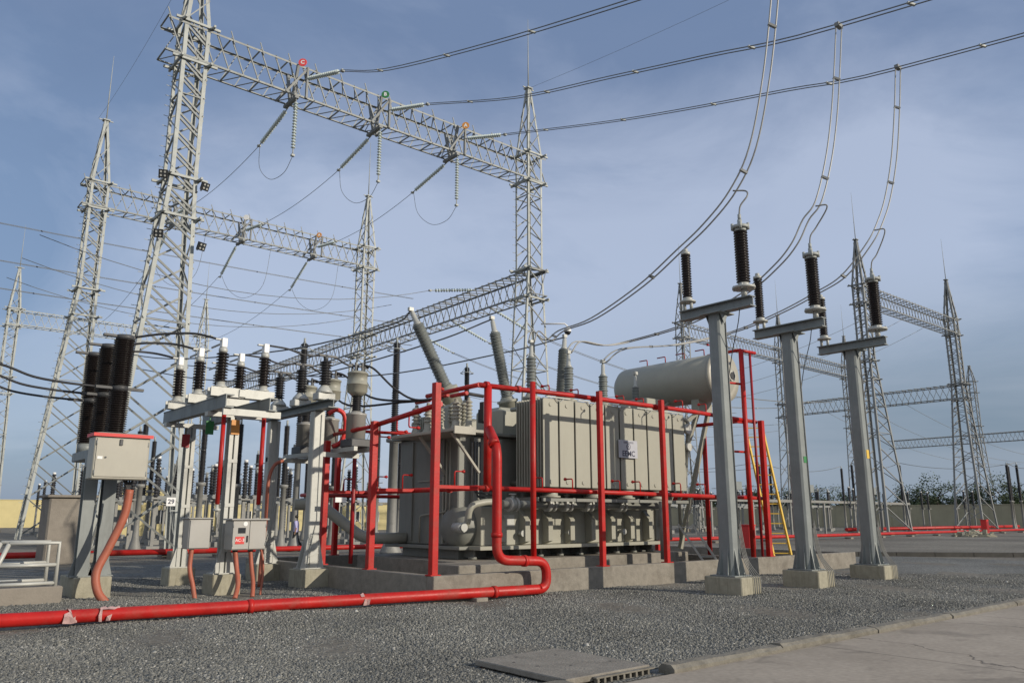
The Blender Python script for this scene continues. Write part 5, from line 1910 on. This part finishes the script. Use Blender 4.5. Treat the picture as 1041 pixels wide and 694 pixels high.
#@@FARYARD
# ------------------------------------------------------------------ tall arresters and the far yard
def tall_arrester(x, y, zc, zt, label, ring=True, r=0.15, group='tall black arresters on grey posts', mt='black', w=0.3):
    t = thing('tall_arrester', (x, y, 0), label, 'surge arrester', group)
    b = MB()
    b.lathe([(w * 1.2, 0.0), (w * 1.2, 0.05), (w * 0.75, 0.5), (w * 0.55, 1.0), (w * 0.5, zc - 0.2), (w * 0.9, zc - 0.15), (w * 0.9, zc)], (x, y, 0), (0, 0, 1), 12)
    b.build('post', M['pole'], t)
    h = (zt - zc) / 2
    b = MB()
    b.lathe(sheds(r * 0.72, r, 0, h - 0.08, 22), (x, y, zc), (0, 0, 1), 12)
    b.lathe(sheds(r * 0.72, r, h + 0.08, 2 * h, 22), (x, y, zc), (0, 0, 1), 12)
    b.lathe([(r * 0.8, h - 0.08), (r * 0.8, h + 0.08)], (x, y, zc), (0, 0, 1), 12)
    b.build('insulator', M[mt], t)
    b = MB()
    b.cyl((x, y, zt), (x, y, zt + 0.3), 0.06, 8)
    if ring:
        b.torus((x, y, zt - 0.35), (0, 0, 1), r * 2.4, 0.025)
        for k in range(3):
            a = k * 2.1
            b.tube([(x + r * 2.4 * math.cos(a), y + r * 2.4 * math.sin(a), zt - 0.35), (x + 0.05 * math.cos(a), y + 0.05 * math.sin(a), zt + 0.1)], 0.015, 5)
    b.build('grading_ring', M['steel'], t)
    return t


tall_arrester(17.9, 37.8, 5.2, 10.4, 'tall black arrester with a top ring behind the pale insulator stand', r=0.2)
tall_arrester(20.5, 33.0, 5.3, 10.0, 'tall black arrester on a smooth grey post behind the red side posts', r=0.19, w=0.42)
tall_arrester(30.1, 40.0, 8.6, 10.9, 'black arrester with a white top just behind the red busbars', r=0.17)


def far_post(label, group):
    """prototype: grey lattice-like post, black insulator and pale cap"""
    t = thing('far_post_insulator', (0, 0, 0), label, 'post insulator', group)
    b = MB()
    b.bar((0, 0, 0.25), (0, 0, 2.5), 0.15, 0.15)
    b.box(-0.3, 0.3, -0.3, 0.3, -0.05, 0.25)
    b.box(-0.25, 0.25, -0.25, 0.25, 2.5, 2.58)
    b.build('post', M['pole'], t)
    b = MB()
    b.lathe(sheds(0.09, 0.15, 0, 1.9, 12), (0, 0, 2.58), (0, 0, 1), 8)
    b.build('insulator', M['black'], t)
    b = MB()
    b.cyl((0, 0, 4.48), (0, 0, 4.62), 0.11, 8)
    b.build('cap', M['white'], t)
    return t


lab_l = 'pale-capped black insulator on a grey post in the rows behind the floodlit tower'
lab_r = 'pale-capped black insulator on a grey post in the rows before the grey boundary wall'
p0 = far_post(lab_l, 'post insulators behind the floodlit tower')
first = True
k = 0
for yrow, xs in ((42.0, (12.5, 14.7, 16.9, 19.1, 21.3, 23.5)), (46.5, (12.5, 14.7, 16.9, 19.1, 21.3, 23.5, 25.7)), (52.0, (13.2, 15.4, 17.6, 19.8, 22.0, 24.2, 26.4)), (63, (12, 14.5, 17, 19.5, 22, 24.5, 27, 29.5, 34, 36.5)), (69, (13, 15.5, 18, 20.5, 23, 25.5, 28, 33, 36)), (78, (14, 17, 20, 23, 26, 29, 34, 37)), (86, (15, 18, 21, 24, 27, 30))):
    for x in xs:
        loc = (x + rnd.uniform(-0.15, 0.15), yrow + rnd.uniform(-0.2, 0.2), 0)
        if first:
            p0.location = loc
            first = False
        else:
            dup(p0, loc)
p1 = dup(p0, (0, 0, 0), lab_r)
p1['group'] = 'post insulators before the grey wall'
first = True
for yrow, xs in ((44.0, (86.5, 89, 91.5, 100.5, 103, 105.5)), (50.0, (84, 87, 90, 93, 99.5, 102.5, 105.5)), (62, (70, 73, 79, 82, 85, 88, 91, 100, 103)), (70, (66, 70, 74, 78, 82, 86, 90, 94, 98)), (80, (52, 56, 60, 64, 68, 72, 76, 80, 84, 88)), (38.8, (99.8, 102.8, 105.8)), (55, (68, 70.5, 73, 79, 81.5, 84)), (66, (60, 62.5, 65, 67.5, 70)), (41, (80, 82.5)), (74, (80, 83, 86))):
    for x in xs:
        loc = (x + rnd.uniform(-0.3, 0.3), yrow + rnd.uniform(-0.3, 0.3), 0)
        if first:
            p1.location = loc
            first = False
        else:
            dup(p1, loc)
# slim tall black arresters in front of the right wall and trees
lab = 'slim tall black arrester standing out against the dark trees and grey wall'
ta = tall_arrester(84.0, 40.6, 3.4, 7.4, lab, ring=False, r=0.17, group='slim arresters before the grey wall', w=0.22)
for x, y in ((95.0, 42.4), (90.0, 45.6), (103.5, 34.0), (104.5, 33.3), (106.0, 31.2), (107, 35), (81, 52), (88, 55), (74, 66), (78.0, 66), (96, 50)):
    dup(ta, (x, y, 0))
for k, (p, q) in enumerate((((84, 40.6, 7.7), (90, 45.6, 7.7)), ((90, 45.6, 7.7), (95, 42.4, 7.7)), ((95, 42.4, 7.7), (104.5, 33.3, 7.7)), ((74, 66, 7.7), (81, 52, 7.7)), ((78, 66, 7.7), (88, 55, 7.7)), ((88, 55, 7.7), (96, 50, 7.7)), ((103.5, 34, 7.7), (106, 31.2, 7.7)))):
    single(sagline(p, q, 0.7, 10), 'thin slack wire strung between slim arresters before the grey wall', 'slack wires before the grey wall', r=0.03)
tb = tall_arrester(14.0, 40.2, 3.3, 6.4, 'tall black insulator column on a grey post behind the drive cabinets', ring=False, r=0.16, group='insulator columns behind the drive cabinets', w=0.26)
for x, y in ((16.2, 41.2), (18.4, 40.4), (21.6, 41.0), (23.8, 40.0), (13.2, 48.4), (15.8, 54.5), (18.6, 48.6), (21.2, 54.3), (24.4, 47.8), (26.8, 55.0), (28.6, 48.6), (12.4, 44.5), (27.2, 43.0), (20.2, 60.5), (25.5, 61.0), (29.8, 66.5), (35.5, 60.2), (37.5, 55.0)):
    dup(tb, (x, y, 0))
# low equipment frames: a beam on two legs with three insulators
def frame_proto(label, group):
    t = thing('equipment_frame', (0, 0, 0), label, 'equipment frame', group)
    for x in (-2.0, 2.0):
        b = MB()
        b.bar((x, 0, 0.3), (x, 0, 2.6), 0.18, 0.18)
        b.box(x - 0.3, x + 0.3, -0.3, 0.3, -0.05, 0.3)
        b.build('leg', M['pole'], t)
    MB().box(-2.7, 2.7, -0.12, 0.12, 2.6, 2.82).build('crossbeam', M['steel_far'], t)
    for x in (-2.2, 0, 2.2):
        b = MB()
        b.lathe(sheds(0.10, 0.17, 0, 1.5, 9), (x, 0, 2.82), (0, 0, 1), 8)
        b.build('insulator', M['black'], t)
        b = MB()
        b.cyl((x, 0, 4.32), (x, 0, 4.7), 0.1, 8)
        b.bar((x, -0.9, 4.6), (x, 0.9, 4.6), 0.06, 0.06)
        b.build('terminal', M['zinc'], t)
    return t


fr = frame_proto('low steel frame with three black insulators behind the floodlit tower', 'low equipment frames in the left yard')
locs = [(16.5, 44.2), (13.8, 53.5), (20.4, 57.5), (25.0, 58.8), (36.0, 64.0), (22.8, 49.2), (15.5, 49.0), (17, 60.0), (24, 66), (34, 72), (18, 73), (26, 82)]
fr.location = (*locs[0], 0)
for l in locs[1:]:
    dup(fr, (*l, 0))
fr2 = dup(fr, (66, 60, 0), 'low steel frame with three black insulators behind the support columns')
fr2['group'] = 'low equipment frames in the right yard'
for l in ((70, 46.5), (79, 60.5), (66, 51.5), (92, 53.5),  (76, 52.5), (85, 47.3), (62, 66), (58, 74), (72, 74), (88, 59.5), (56, 60)):
    dup(fr2, (*l, 0))
# grey pipe bridge low at the right
t = thing('pipe_bridge', (60, 44, 0), 'long low grey cable bridge on short posts behind the support columns', 'cable bridge')
MB().bar((50, 37, 2.9), (86, 37.8, 2.9), 0.25, 0.22).build('crossbeam', M['pole'], t)
for k in range(7):
    x = 51 + k * 5.7
    MB().bar((x, 37.05 + 0.02 * (x - 50), 0), (x, 37.05 + 0.02 * (x - 50), 2.78), 0.16, 0.16).build('leg', M['pole'], t)
# red hydrant cabinets
for x, y, nm, h in ((33.0, 22.0, 'seen between the red posts beneath the conservator', 1.25), (83.5, 29.9, 'standing on the soil beside the rubble-heap tower', 1.3)):
    t = thing('hydrant_cabinet', (x, y, 0), 'red hydrant cabinet %s' % nm, 'hydrant cabinet', 'red hydrant cabinets')
    w = h * 0.4
    MB().bbox(x - w / 2, x + w / 2, y - w / 2, y + w / 2, 0.12, h, 0.02).build('body', M['redsign'], t)
    MB().bbox(x - w / 2 + 0.05, x + w / 2 - 0.05, y - w / 2 - 0.02, y - w / 2 - 0.002, 0.2, h - 0.1, 0.005).build('door', M['darkred'], t)
    MB().bbox(x - w / 2 - 0.03, x + w / 2 + 0.03, y - w / 2 - 0.03, y + w / 2 + 0.03, h + 0.001, h + 0.05, 0.01).build('roof', M['redsign'], t)
    MB().box(x - w * 0.4, x + w * 0.4, y - w * 0.4, y + w * 0.4, -0.1, 0.118).build('plinth', M['concrete'], t)
# heap of rubble by the far right tower
b = MB()
for k in range(46):
    a, rr = rnd.random() * 6.28, rnd.random() ** 0.6 * 1.9
    c = Vector((74, 27.5, 0)) + RGT * (rr * math.cos(a)) + FWD * (rr * 0.6 * math.sin(a))
    s_ = rnd.uniform(0.12, 0.35)
    d = Vector((rnd.uniform(-1, 1), rnd.uniform(-1, 1), rnd.uniform(-0.2, 0.6))).normalized()
    z = max(0.05, 0.45 * (1 - rr / 2))
    b.bar(c + Vector((0, 0, z)) - d * s_, c + Vector((0, 0, z)) + d * s_, s_ * 0.8, s_ * 0.5)
tag(b.build('rubble_heap', M['paleconcrete']), 'small heap of pale rubble at the foot of a wide-footed tower', 'rubble')

# perimeter walls
def wall(p0, p1, h, label, m, n):
    p0, p1 = Vector((*p0, 0)), Vector((*p1, 0))
    mid = (p0 + p1) / 2
    t = thing('perimeter_wall', mid, label, 'wall')
    MB().bar(p0 + Vector((0, 0, h / 2 - 0.1)), p1 + Vector((0, 0, h / 2 - 0.1)), 0.2, h + 0.2).build('panel', M[m], t)
    MB().bar(p0 + Vector((0, 0, h + 0.05)), p1 + Vector((0, 0, h + 0.05)), 0.34, 0.1).build('coping', M[m], t)
    b = MB()
    for k in range(n + 1):
        q = p0.lerp(p1, k / n)
        b.cbox((q.x, q.y, h / 2), 0.36, 0.36, h + 0.3)
    b.build('pier', M[m], t)


wall((118, 12), (118, 140), 3.1, 'long grey-beige boundary wall in front of the dark trees', 'greywall', 24)
wall((-40, 140), (117.6, 140), 3.95, 'yellow boundary wall far behind the lattice towers', 'gold', 40)
# small yellow buildings at the back left
def house(x, y, w, d, h, label, roof=True):
    t = thing('yellow_building', (x, y, 0), label, 'building')
    MB().box(x - w / 2, x + w / 2, y - d / 2, y + d / 2, -0.1, h).build('wall', M['gold'], t)
    b = MB()
    if roof:
        e = 0.4
        vs = [(x - w / 2 - e, y - d / 2 - e, h + 0.01), (x + w / 2 + e, y - d / 2 - e, h + 0.01), (x + w / 2 + e, y + d / 2 + e, h + 0.01), (x - w / 2 - e, y + d / 2 + e, h + 0.01), (x, y - d / 2 - e, h + 1.4), (x, y + d / 2 + e, h + 1.4)]
        b.add(vs, [(0, 1, 4), (2, 3, 5), (1, 2, 5, 4), (3, 0, 4, 5), (0, 3, 2, 1)])
        b.build('roof', M['gold'], t)
    else:
        b.box(x - w / 2 - 0.15, x + w / 2 + 0.15, y - d / 2 - 0.15, y + d / 2 + 0.15, h + 0.002, h + 0.25)
        b.build('roof', M['concrete'], t)
    n = max(2, int(w / 2.5))
    for k in range(n):
        xx = x - w / 2 + (k + 0.5) * w / n
        f = MB().box(xx - 0.5, xx + 0.5, y - d / 2 - 0.03, y - d / 2 - 0.002, 1.0, 2.2).build('window', M['window'], t)
        b = MB()
        for q in (-0.5, 0, 0.5):
            b.box(xx + q - 0.03, xx + q + 0.03, y - d / 2 - 0.05, y - d / 2 - 0.032, 0.97, 2.23)
        b.build('frame', M['white'], f)


house(21.5, 78.5, 6.5, 5, 3.0, 'small yellow gabled building behind the floodlit tower')
house(46, 92, 22, 6, 3.1, 'long low yellow building seen between the red side posts', False)
house(27.5, 94, 7, 5, 3.0, 'small yellow flat-roofed building behind the drive cabinets', False)

# trees behind the right wall
def tree_proto(seed, h, rad, label, group):
    g = random.Random(seed)
    t = thing('tree', (0, 0, 0), label, 'tree', group)
    b = MB()
    b.tube([(0, 0, -0.1), (0.1, 0.05, h * 0.25), (0.0, 0.1, h * 0.55)], [0.22, 0.16, 0.07], 7)
    for k in range(6):
        a = k * 1.05 + g.random()
        z = h * (0.25 + 0.06 * k)
        b.tube([(0.05, 0.05, z), (math.cos(a) * rad * 0.4, math.sin(a) * rad * 0.4, z + h * 0.12), (math.cos(a) * rad * 0.75, math.sin(a) * rad * 0.75, z + h * 0.2)], [0.08, 0.05, 0.02], 5)
    b.build('trunk', M['bark'], t)
    b = MB()
    cl = []
    for k in range(26):
        a, rr = g.random() * 6.28, rad * (0.15 + 0.75 * g.random() ** 0.7)
        z = h * (0.3 + 0.62 * g.random() * (1 - 0.35 * rr / rad))
        cl.append((math.cos(a) * rr, math.sin(a) * rr, z, rad * g.uniform(0.22, 0.42)))
    for cx, cy, cz, cr in cl:
        for j in range(150):
            d = Vector((g.gauss(0, 1), g.gauss(0, 1), g.gauss(0, 0.75)))
            d = d.normalized() * (cr * g.random() ** 0.4)
            c = Vector((cx, cy, cz)) + d
            s_ = g.uniform(0.09, 0.19)
            u = Vector((g.gauss(0, 1), g.gauss(0, 1), g.gauss(0, 0.6))).normalized()
            v = u.cross(Vector((g.gauss(0, 1), g.gauss(0, 1), g.gauss(0, 1)))).normalized()
            b.add([c - u * s_, c + v * s_ * 0.55, c + u * s_, c - v * s_ * 0.55], [(0, 1, 2, 3)])
    b.build('crown', M['leaf'], t)
    return t


lab = 'dark bushy tree in the row behind the grey boundary wall'
protos = [tree_proto(11 + i, h, r_, lab, 'trees behind the grey wall') for i, (h, r_) in enumerate(((6.5, 3.2), (8.0, 3.8), (5.2, 2.9)))]
used = [0, 0, 0]
k = 0
y = 16.0
while y < 104:
    i = rnd.randrange(3)
    x = 123 + rnd.uniform(-1.5, 5)
    sc_ = rnd.uniform(0.75, 1.12) * (0.8 if y < 38 else 1.0)
    if used[i] == 0:
        o = protos[i]
    else:
        o = dup(protos[i])
    used[i] += 1
    o.location = (x, y, 0)
    o.rotation_euler = (0, 0, rnd.random() * 6.28)
    o.scale = (sc_, sc_, sc_ * rnd.uniform(0.9, 1.1))
    y += rnd.uniform(2.0, 3.4)

# ------------------------------------------------------------------ person walking
def make_person():
    px, py = 17.95, 37.7
    t = thing('person', (px, py, 0), 'person in a lavender shirt and black trousers walking behind the stands', 'person')
    verts = [((0, 0, 0.95), .14), ((0, 0, 1.15), .135), ((0.02, 0, 1.38), .15), ((0.03, 0, 1.48), .07), ((0.05, 0, 1.54), .055), ((0.07, 0, 1.63), .095), ((0.07, 0, 1.70), .085),
             ((0.0, 0.09, 0.88), .095), ((0.14, 0.10, 0.50), .065), ((0.16, 0.10, 0.10), .042), ((0.28, 0.10, 0.04), .035),
             ((0.0, -0.09, 0.88), .095), ((-0.10, -0.10, 0.50), .065), ((-0.36, -0.10, 0.16), .042), ((-0.28, -0.10, 0.05), .035),
             ((0.0, 0.21, 1.38), .06), ((-0.08, 0.25, 1.12), .045), ((-0.02, 0.24, 0.88), .032), ((0.01, 0.24, 0.80), .03),
             ((0.0, -0.21, 1.38), .06), ((0.06, -0.25, 1.12), .045), ((0.20, -0.24, 0.92), .032), ((0.25, -0.24, 0.86), .03)]
    edges = [(0, 1), (1, 2), (2, 3), (3, 4), (4, 5), (5, 6), (0, 7), (7, 8), (8, 9), (9, 10), (0, 11), (11, 12), (12, 13), (13, 14), (2, 15), (15, 16), (16, 17), (17, 18), (2, 19), (19, 20), (20, 21), (21, 22)]
    dirv = Vector((-0.75, 0.66, 0))  # walking direction
    sv = Vector((-dirv.y, dirv.x, 0))
    me = bpy.data.meshes.new('body')
    me.from_pydata([tuple(dirv * v[0][0] + sv * v[0][1] + Vector((0, 0, v[0][2]))) for v in verts], edges, [])
    tmp = bpy.data.objects.new('tmp', me)
    COL.objects.link(tmp)
    tmp.modifiers.new('skin', 'SKIN')
    for i, sv_ in enumerate(me.skin_vertices[0].data):
        sv_.radius = (verts[i][1], verts[i][1])
        sv_.use_root = (i == 0)
    ss = tmp.modifiers.new('sub', 'SUBSURF')
    ss.levels = 2
    ss.render_levels = 2
    dg = bpy.context.evaluated_depsgraph_get()
    m2 = bpy.data.meshes.new_from_object(tmp.evaluated_get(dg))
    bpy.data.objects.remove(tmp)
    m2.name = 'body'
    m2.materials.clear()
    for k_ in ('skin', 'shirt', 'trousers', 'black'):
        m2.materials.append(M[k_])
    for p in m2.polygons:
        c = p.center
        lat = abs(c.dot(sv))
        p.use_smooth = True
        if c.z > 1.46:
            p.material_index = 0
        elif c.z < 0.10:
            p.material_index = 3
        elif lat > 0.17 and c.z < 1.12:
            p.material_index = 0
        elif c.z > 0.93:
            p.material_index = 1
        else:
            p.material_index = 2
    o = bpy.data.objects.new('body', m2)
    COL.objects.link(o)
    o.parent = t
    b = MB()
    hc = dirv * 0.05 + Vector((px, py, 1.655))
    b.lathe([(0.10, -0.06), (0.115, 0.0), (0.10, 0.07), (0.05, 0.115), (0.005, 0.12)], hc - dirv * 0.015, (-dirv.x * 0.5, -dirv.y * 0.5, 0.8), 14)
    b.build('hair', M['hair'], t)


make_person()

#@@LIGHT
# ------------------------------------------------------------------ light
SUN_AZ = Vector((0.45, -0.893, 0)).normalized()   # towards the sun, in plan
SUN_EL = R(20)
sun = bpy.data.lights.new('sun', 'SUN')
sun.energy = 3.5
sun.angle = R(0.6)
sun.color = (1.0, 0.90, 0.76)
so = bpy.data.objects.new('sun', sun)
tos = SUN_AZ * math.cos(SUN_EL) + Vector((0, 0, math.sin(SUN_EL)))
so.rotation_euler = tos.to_track_quat('Z', 'Y').to_euler()
COL.objects.link(so)

w = bpy.data.worlds.new('World')
scene.world = w
w.use_nodes = True
nt = w.node_tree
N, L = nt.nodes, nt.links
bg = N['Background']
sky = N.new('ShaderNodeTexSky')
sky.sky_type = 'NISHITA'
sky.sun_disc = False
sky.sun_elevation = SUN_EL
sky.sun_rotation = math.atan2(SUN_AZ.x, SUN_AZ.y)
sky.air_density = 1.0
sky.dust_density = 1.2
sky.ozone_density = 1.0
tc = N.new('ShaderNodeTexCoord')


def cloud_noise(rot, scl, scale, detail, rough, dist, lo, hi, a, c):
    mp = N.new('ShaderNodeMapping')
    mp.inputs['Rotation'].default_value = rot
    mp.inputs['Scale'].default_value = scl
    L.new(tc.outputs['Generated'], mp.inputs[0])
    n = N.new('ShaderNodeTexNoise')
    n.inputs['Scale'].default_value = scale
    n.inputs['Detail'].default_value = detail
    n.inputs['Roughness'].default_value = rough
    n.inputs['Distortion'].default_value = dist
    L.new(mp.outputs[0], n.inputs['Vector'])
    r = N.new('ShaderNodeMapRange')
    r.interpolation_type = 'SMOOTHSTEP'
    for i, v in enumerate((lo, hi, a, c)):
        r.inputs[i + 1].default_value = v
    L.new(n.outputs['Fac'], r.inputs[0])
    return r.outputs[0]


def mixc(fac, a, b_):
    m = N.new('ShaderNodeMix')
    m.data_type = 'RGBA'
    L.new(fac, m.inputs[0])
    for sock, v in ((m.inputs[6], a), (m.inputs[7], b_)):
        if isinstance(v, tuple):
            sock.default_value = (*v, 1)
        else:
            L.new(v, sock)
    return m.outputs[2]


# high thin cloud: the sky itself, a broad bright bank of veil, wisps in it, grey streaks low down
dotn = N.new('ShaderNodeVectorMath')
dotn.operation = 'DOT_PRODUCT'
L.new(tc.outputs['Generated'], dotn.inputs[0])
bank_dir = (FWD * math.cos(R(21)) + RGT * 0.10 + Vector((0, 0, math.sin(R(21))))).normalized()
dotn.inputs[1].default_value = bank_dir
bank = N.new('ShaderNodeMapRange')
bank.interpolation_type = 'SMOOTHSTEP'
bank.inputs[1].default_value = 0.76
bank.inputs[2].default_value = 1.0
bank.inputs[3].default_value = 0.0
bank.inputs[4].default_value = 1.0
wis = cloud_noise((0.2, 0.1, 0.6), (1.0, 1.5, 2.6), 1.4, 9, 0.58, 0.7, 0.30, 0.70, -0.48, 0.48)
sumn = N.new('ShaderNodeMath')
sumn.operation = 'ADD'
sumn.use_clamp = True
L.new(dotn.outputs['Value'], bank.inputs[0])
L.new(bank.outputs[0], sumn.inputs[0])
L.new(wis, sumn.inputs[1])
veil = mixc(sumn.outputs[0], (1.20, 1.75, 2.85), (3.0, 3.45, 4.5))
half = N.new('ShaderNodeValue')
half.outputs[0].default_value = 0.80
c1 = mixc(half.outputs[0], sky.outputs[0], veil)


def ramp(sock, lo, hi, a, c):
    r = N.new('ShaderNodeMapRange')
    r.interpolation_type = 'SMOOTHSTEP'
    for i, v in enumerate((lo, hi, a, c)):
        r.inputs[i + 1].default_value = v
    L.new(sock, r.inputs[0])
    return r.outputs[0]


def math2(op, a, b_):
    n = N.new('ShaderNodeMath')
    n.operation = op
    n.use_clamp = True
    for i, v in enumerate((a, b_)):
        if isinstance(v, float):
            n.inputs[i].default_value = v
        else:
            L.new(v, n.inputs[i])
    return n.outputs[0]


sp = N.new('ShaderNodeSeparateXYZ')
L.new(tc.outputs['Generated'], sp.inputs[0])
side = N.new('ShaderNodeVectorMath')
side.operation = 'DOT_PRODUCT'
side.inputs[1].default_value = RGT
L.new(tc.outputs['Generated'], side.inputs[0])
# clearer blue overhead, broken by the wisps
wis2 = cloud_noise((0.2, 0.1, 0.6), (1.0, 1.5, 2.6), 1.7, 9, 0.6, 0.6, 0.32, 0.70, 0.25, -0.30)
clear = math2('MULTIPLY', math2('ADD', ramp(sp.outputs['Z'], 0.34, 0.58, 0.0, 1.0), wis2), 0.92)
c1b = mixc(math2('MULTIPLY', clear, ramp(sp.outputs['Z'], 0.30, 0.42, 0.0, 1.0)), c1, (0.98, 1.45, 2.45))
# slate cloud low on the right
low = math2('MULTIPLY', ramp(sp.outputs['Z'], 0.30, 0.07, 0.0, 0.95), ramp(side.outputs['Value'], -0.05, 0.42, 0.12, 1.0))
lowc = mixc(cloud_noise((0.02, 0.0, 1.1), (1.0, 1.0, 10.0), 1.3, 8, 0.52, 0.3, 0.40, 0.66, 0.0, 1.0), (1.28, 1.75, 2.25), (1.85, 2.25, 2.75))
c2 = mixc(low, c1b, lowc)
back = N.new('ShaderNodeVectorMath')  # unseen bright cloud behind the viewer, added to lift the shaded faces
back.operation = 'DOT_PRODUCT'
back.inputs[1].default_value = (-FWD * 0.9 - RGT * 0.35 + Vector((0, 0, 0.35))).normalized()
L.new(tc.outputs['Generated'], back.inputs[0])
bk = math2('MULTIPLY', ramp(back.outputs['Value'], 0.15, 0.85, 0.0, 1.0), ramp(sp.outputs['Z'], 0.0, 0.06, 0.0, 1.0))
c3 = mixc(bk, c2, (3.4, 3.65, 4.1))
L.new(c3, bg.inputs['Color'])
bg.inputs['Strength'].default_value = 0.145

scene.view_settings.view_transform = 'Standard'
scene.view_settings.look = 'None'
scene.view_settings.exposure = 0.12
scene.view_settings.gamma = 1.0
scene.view_settings.use_curve_mapping = False
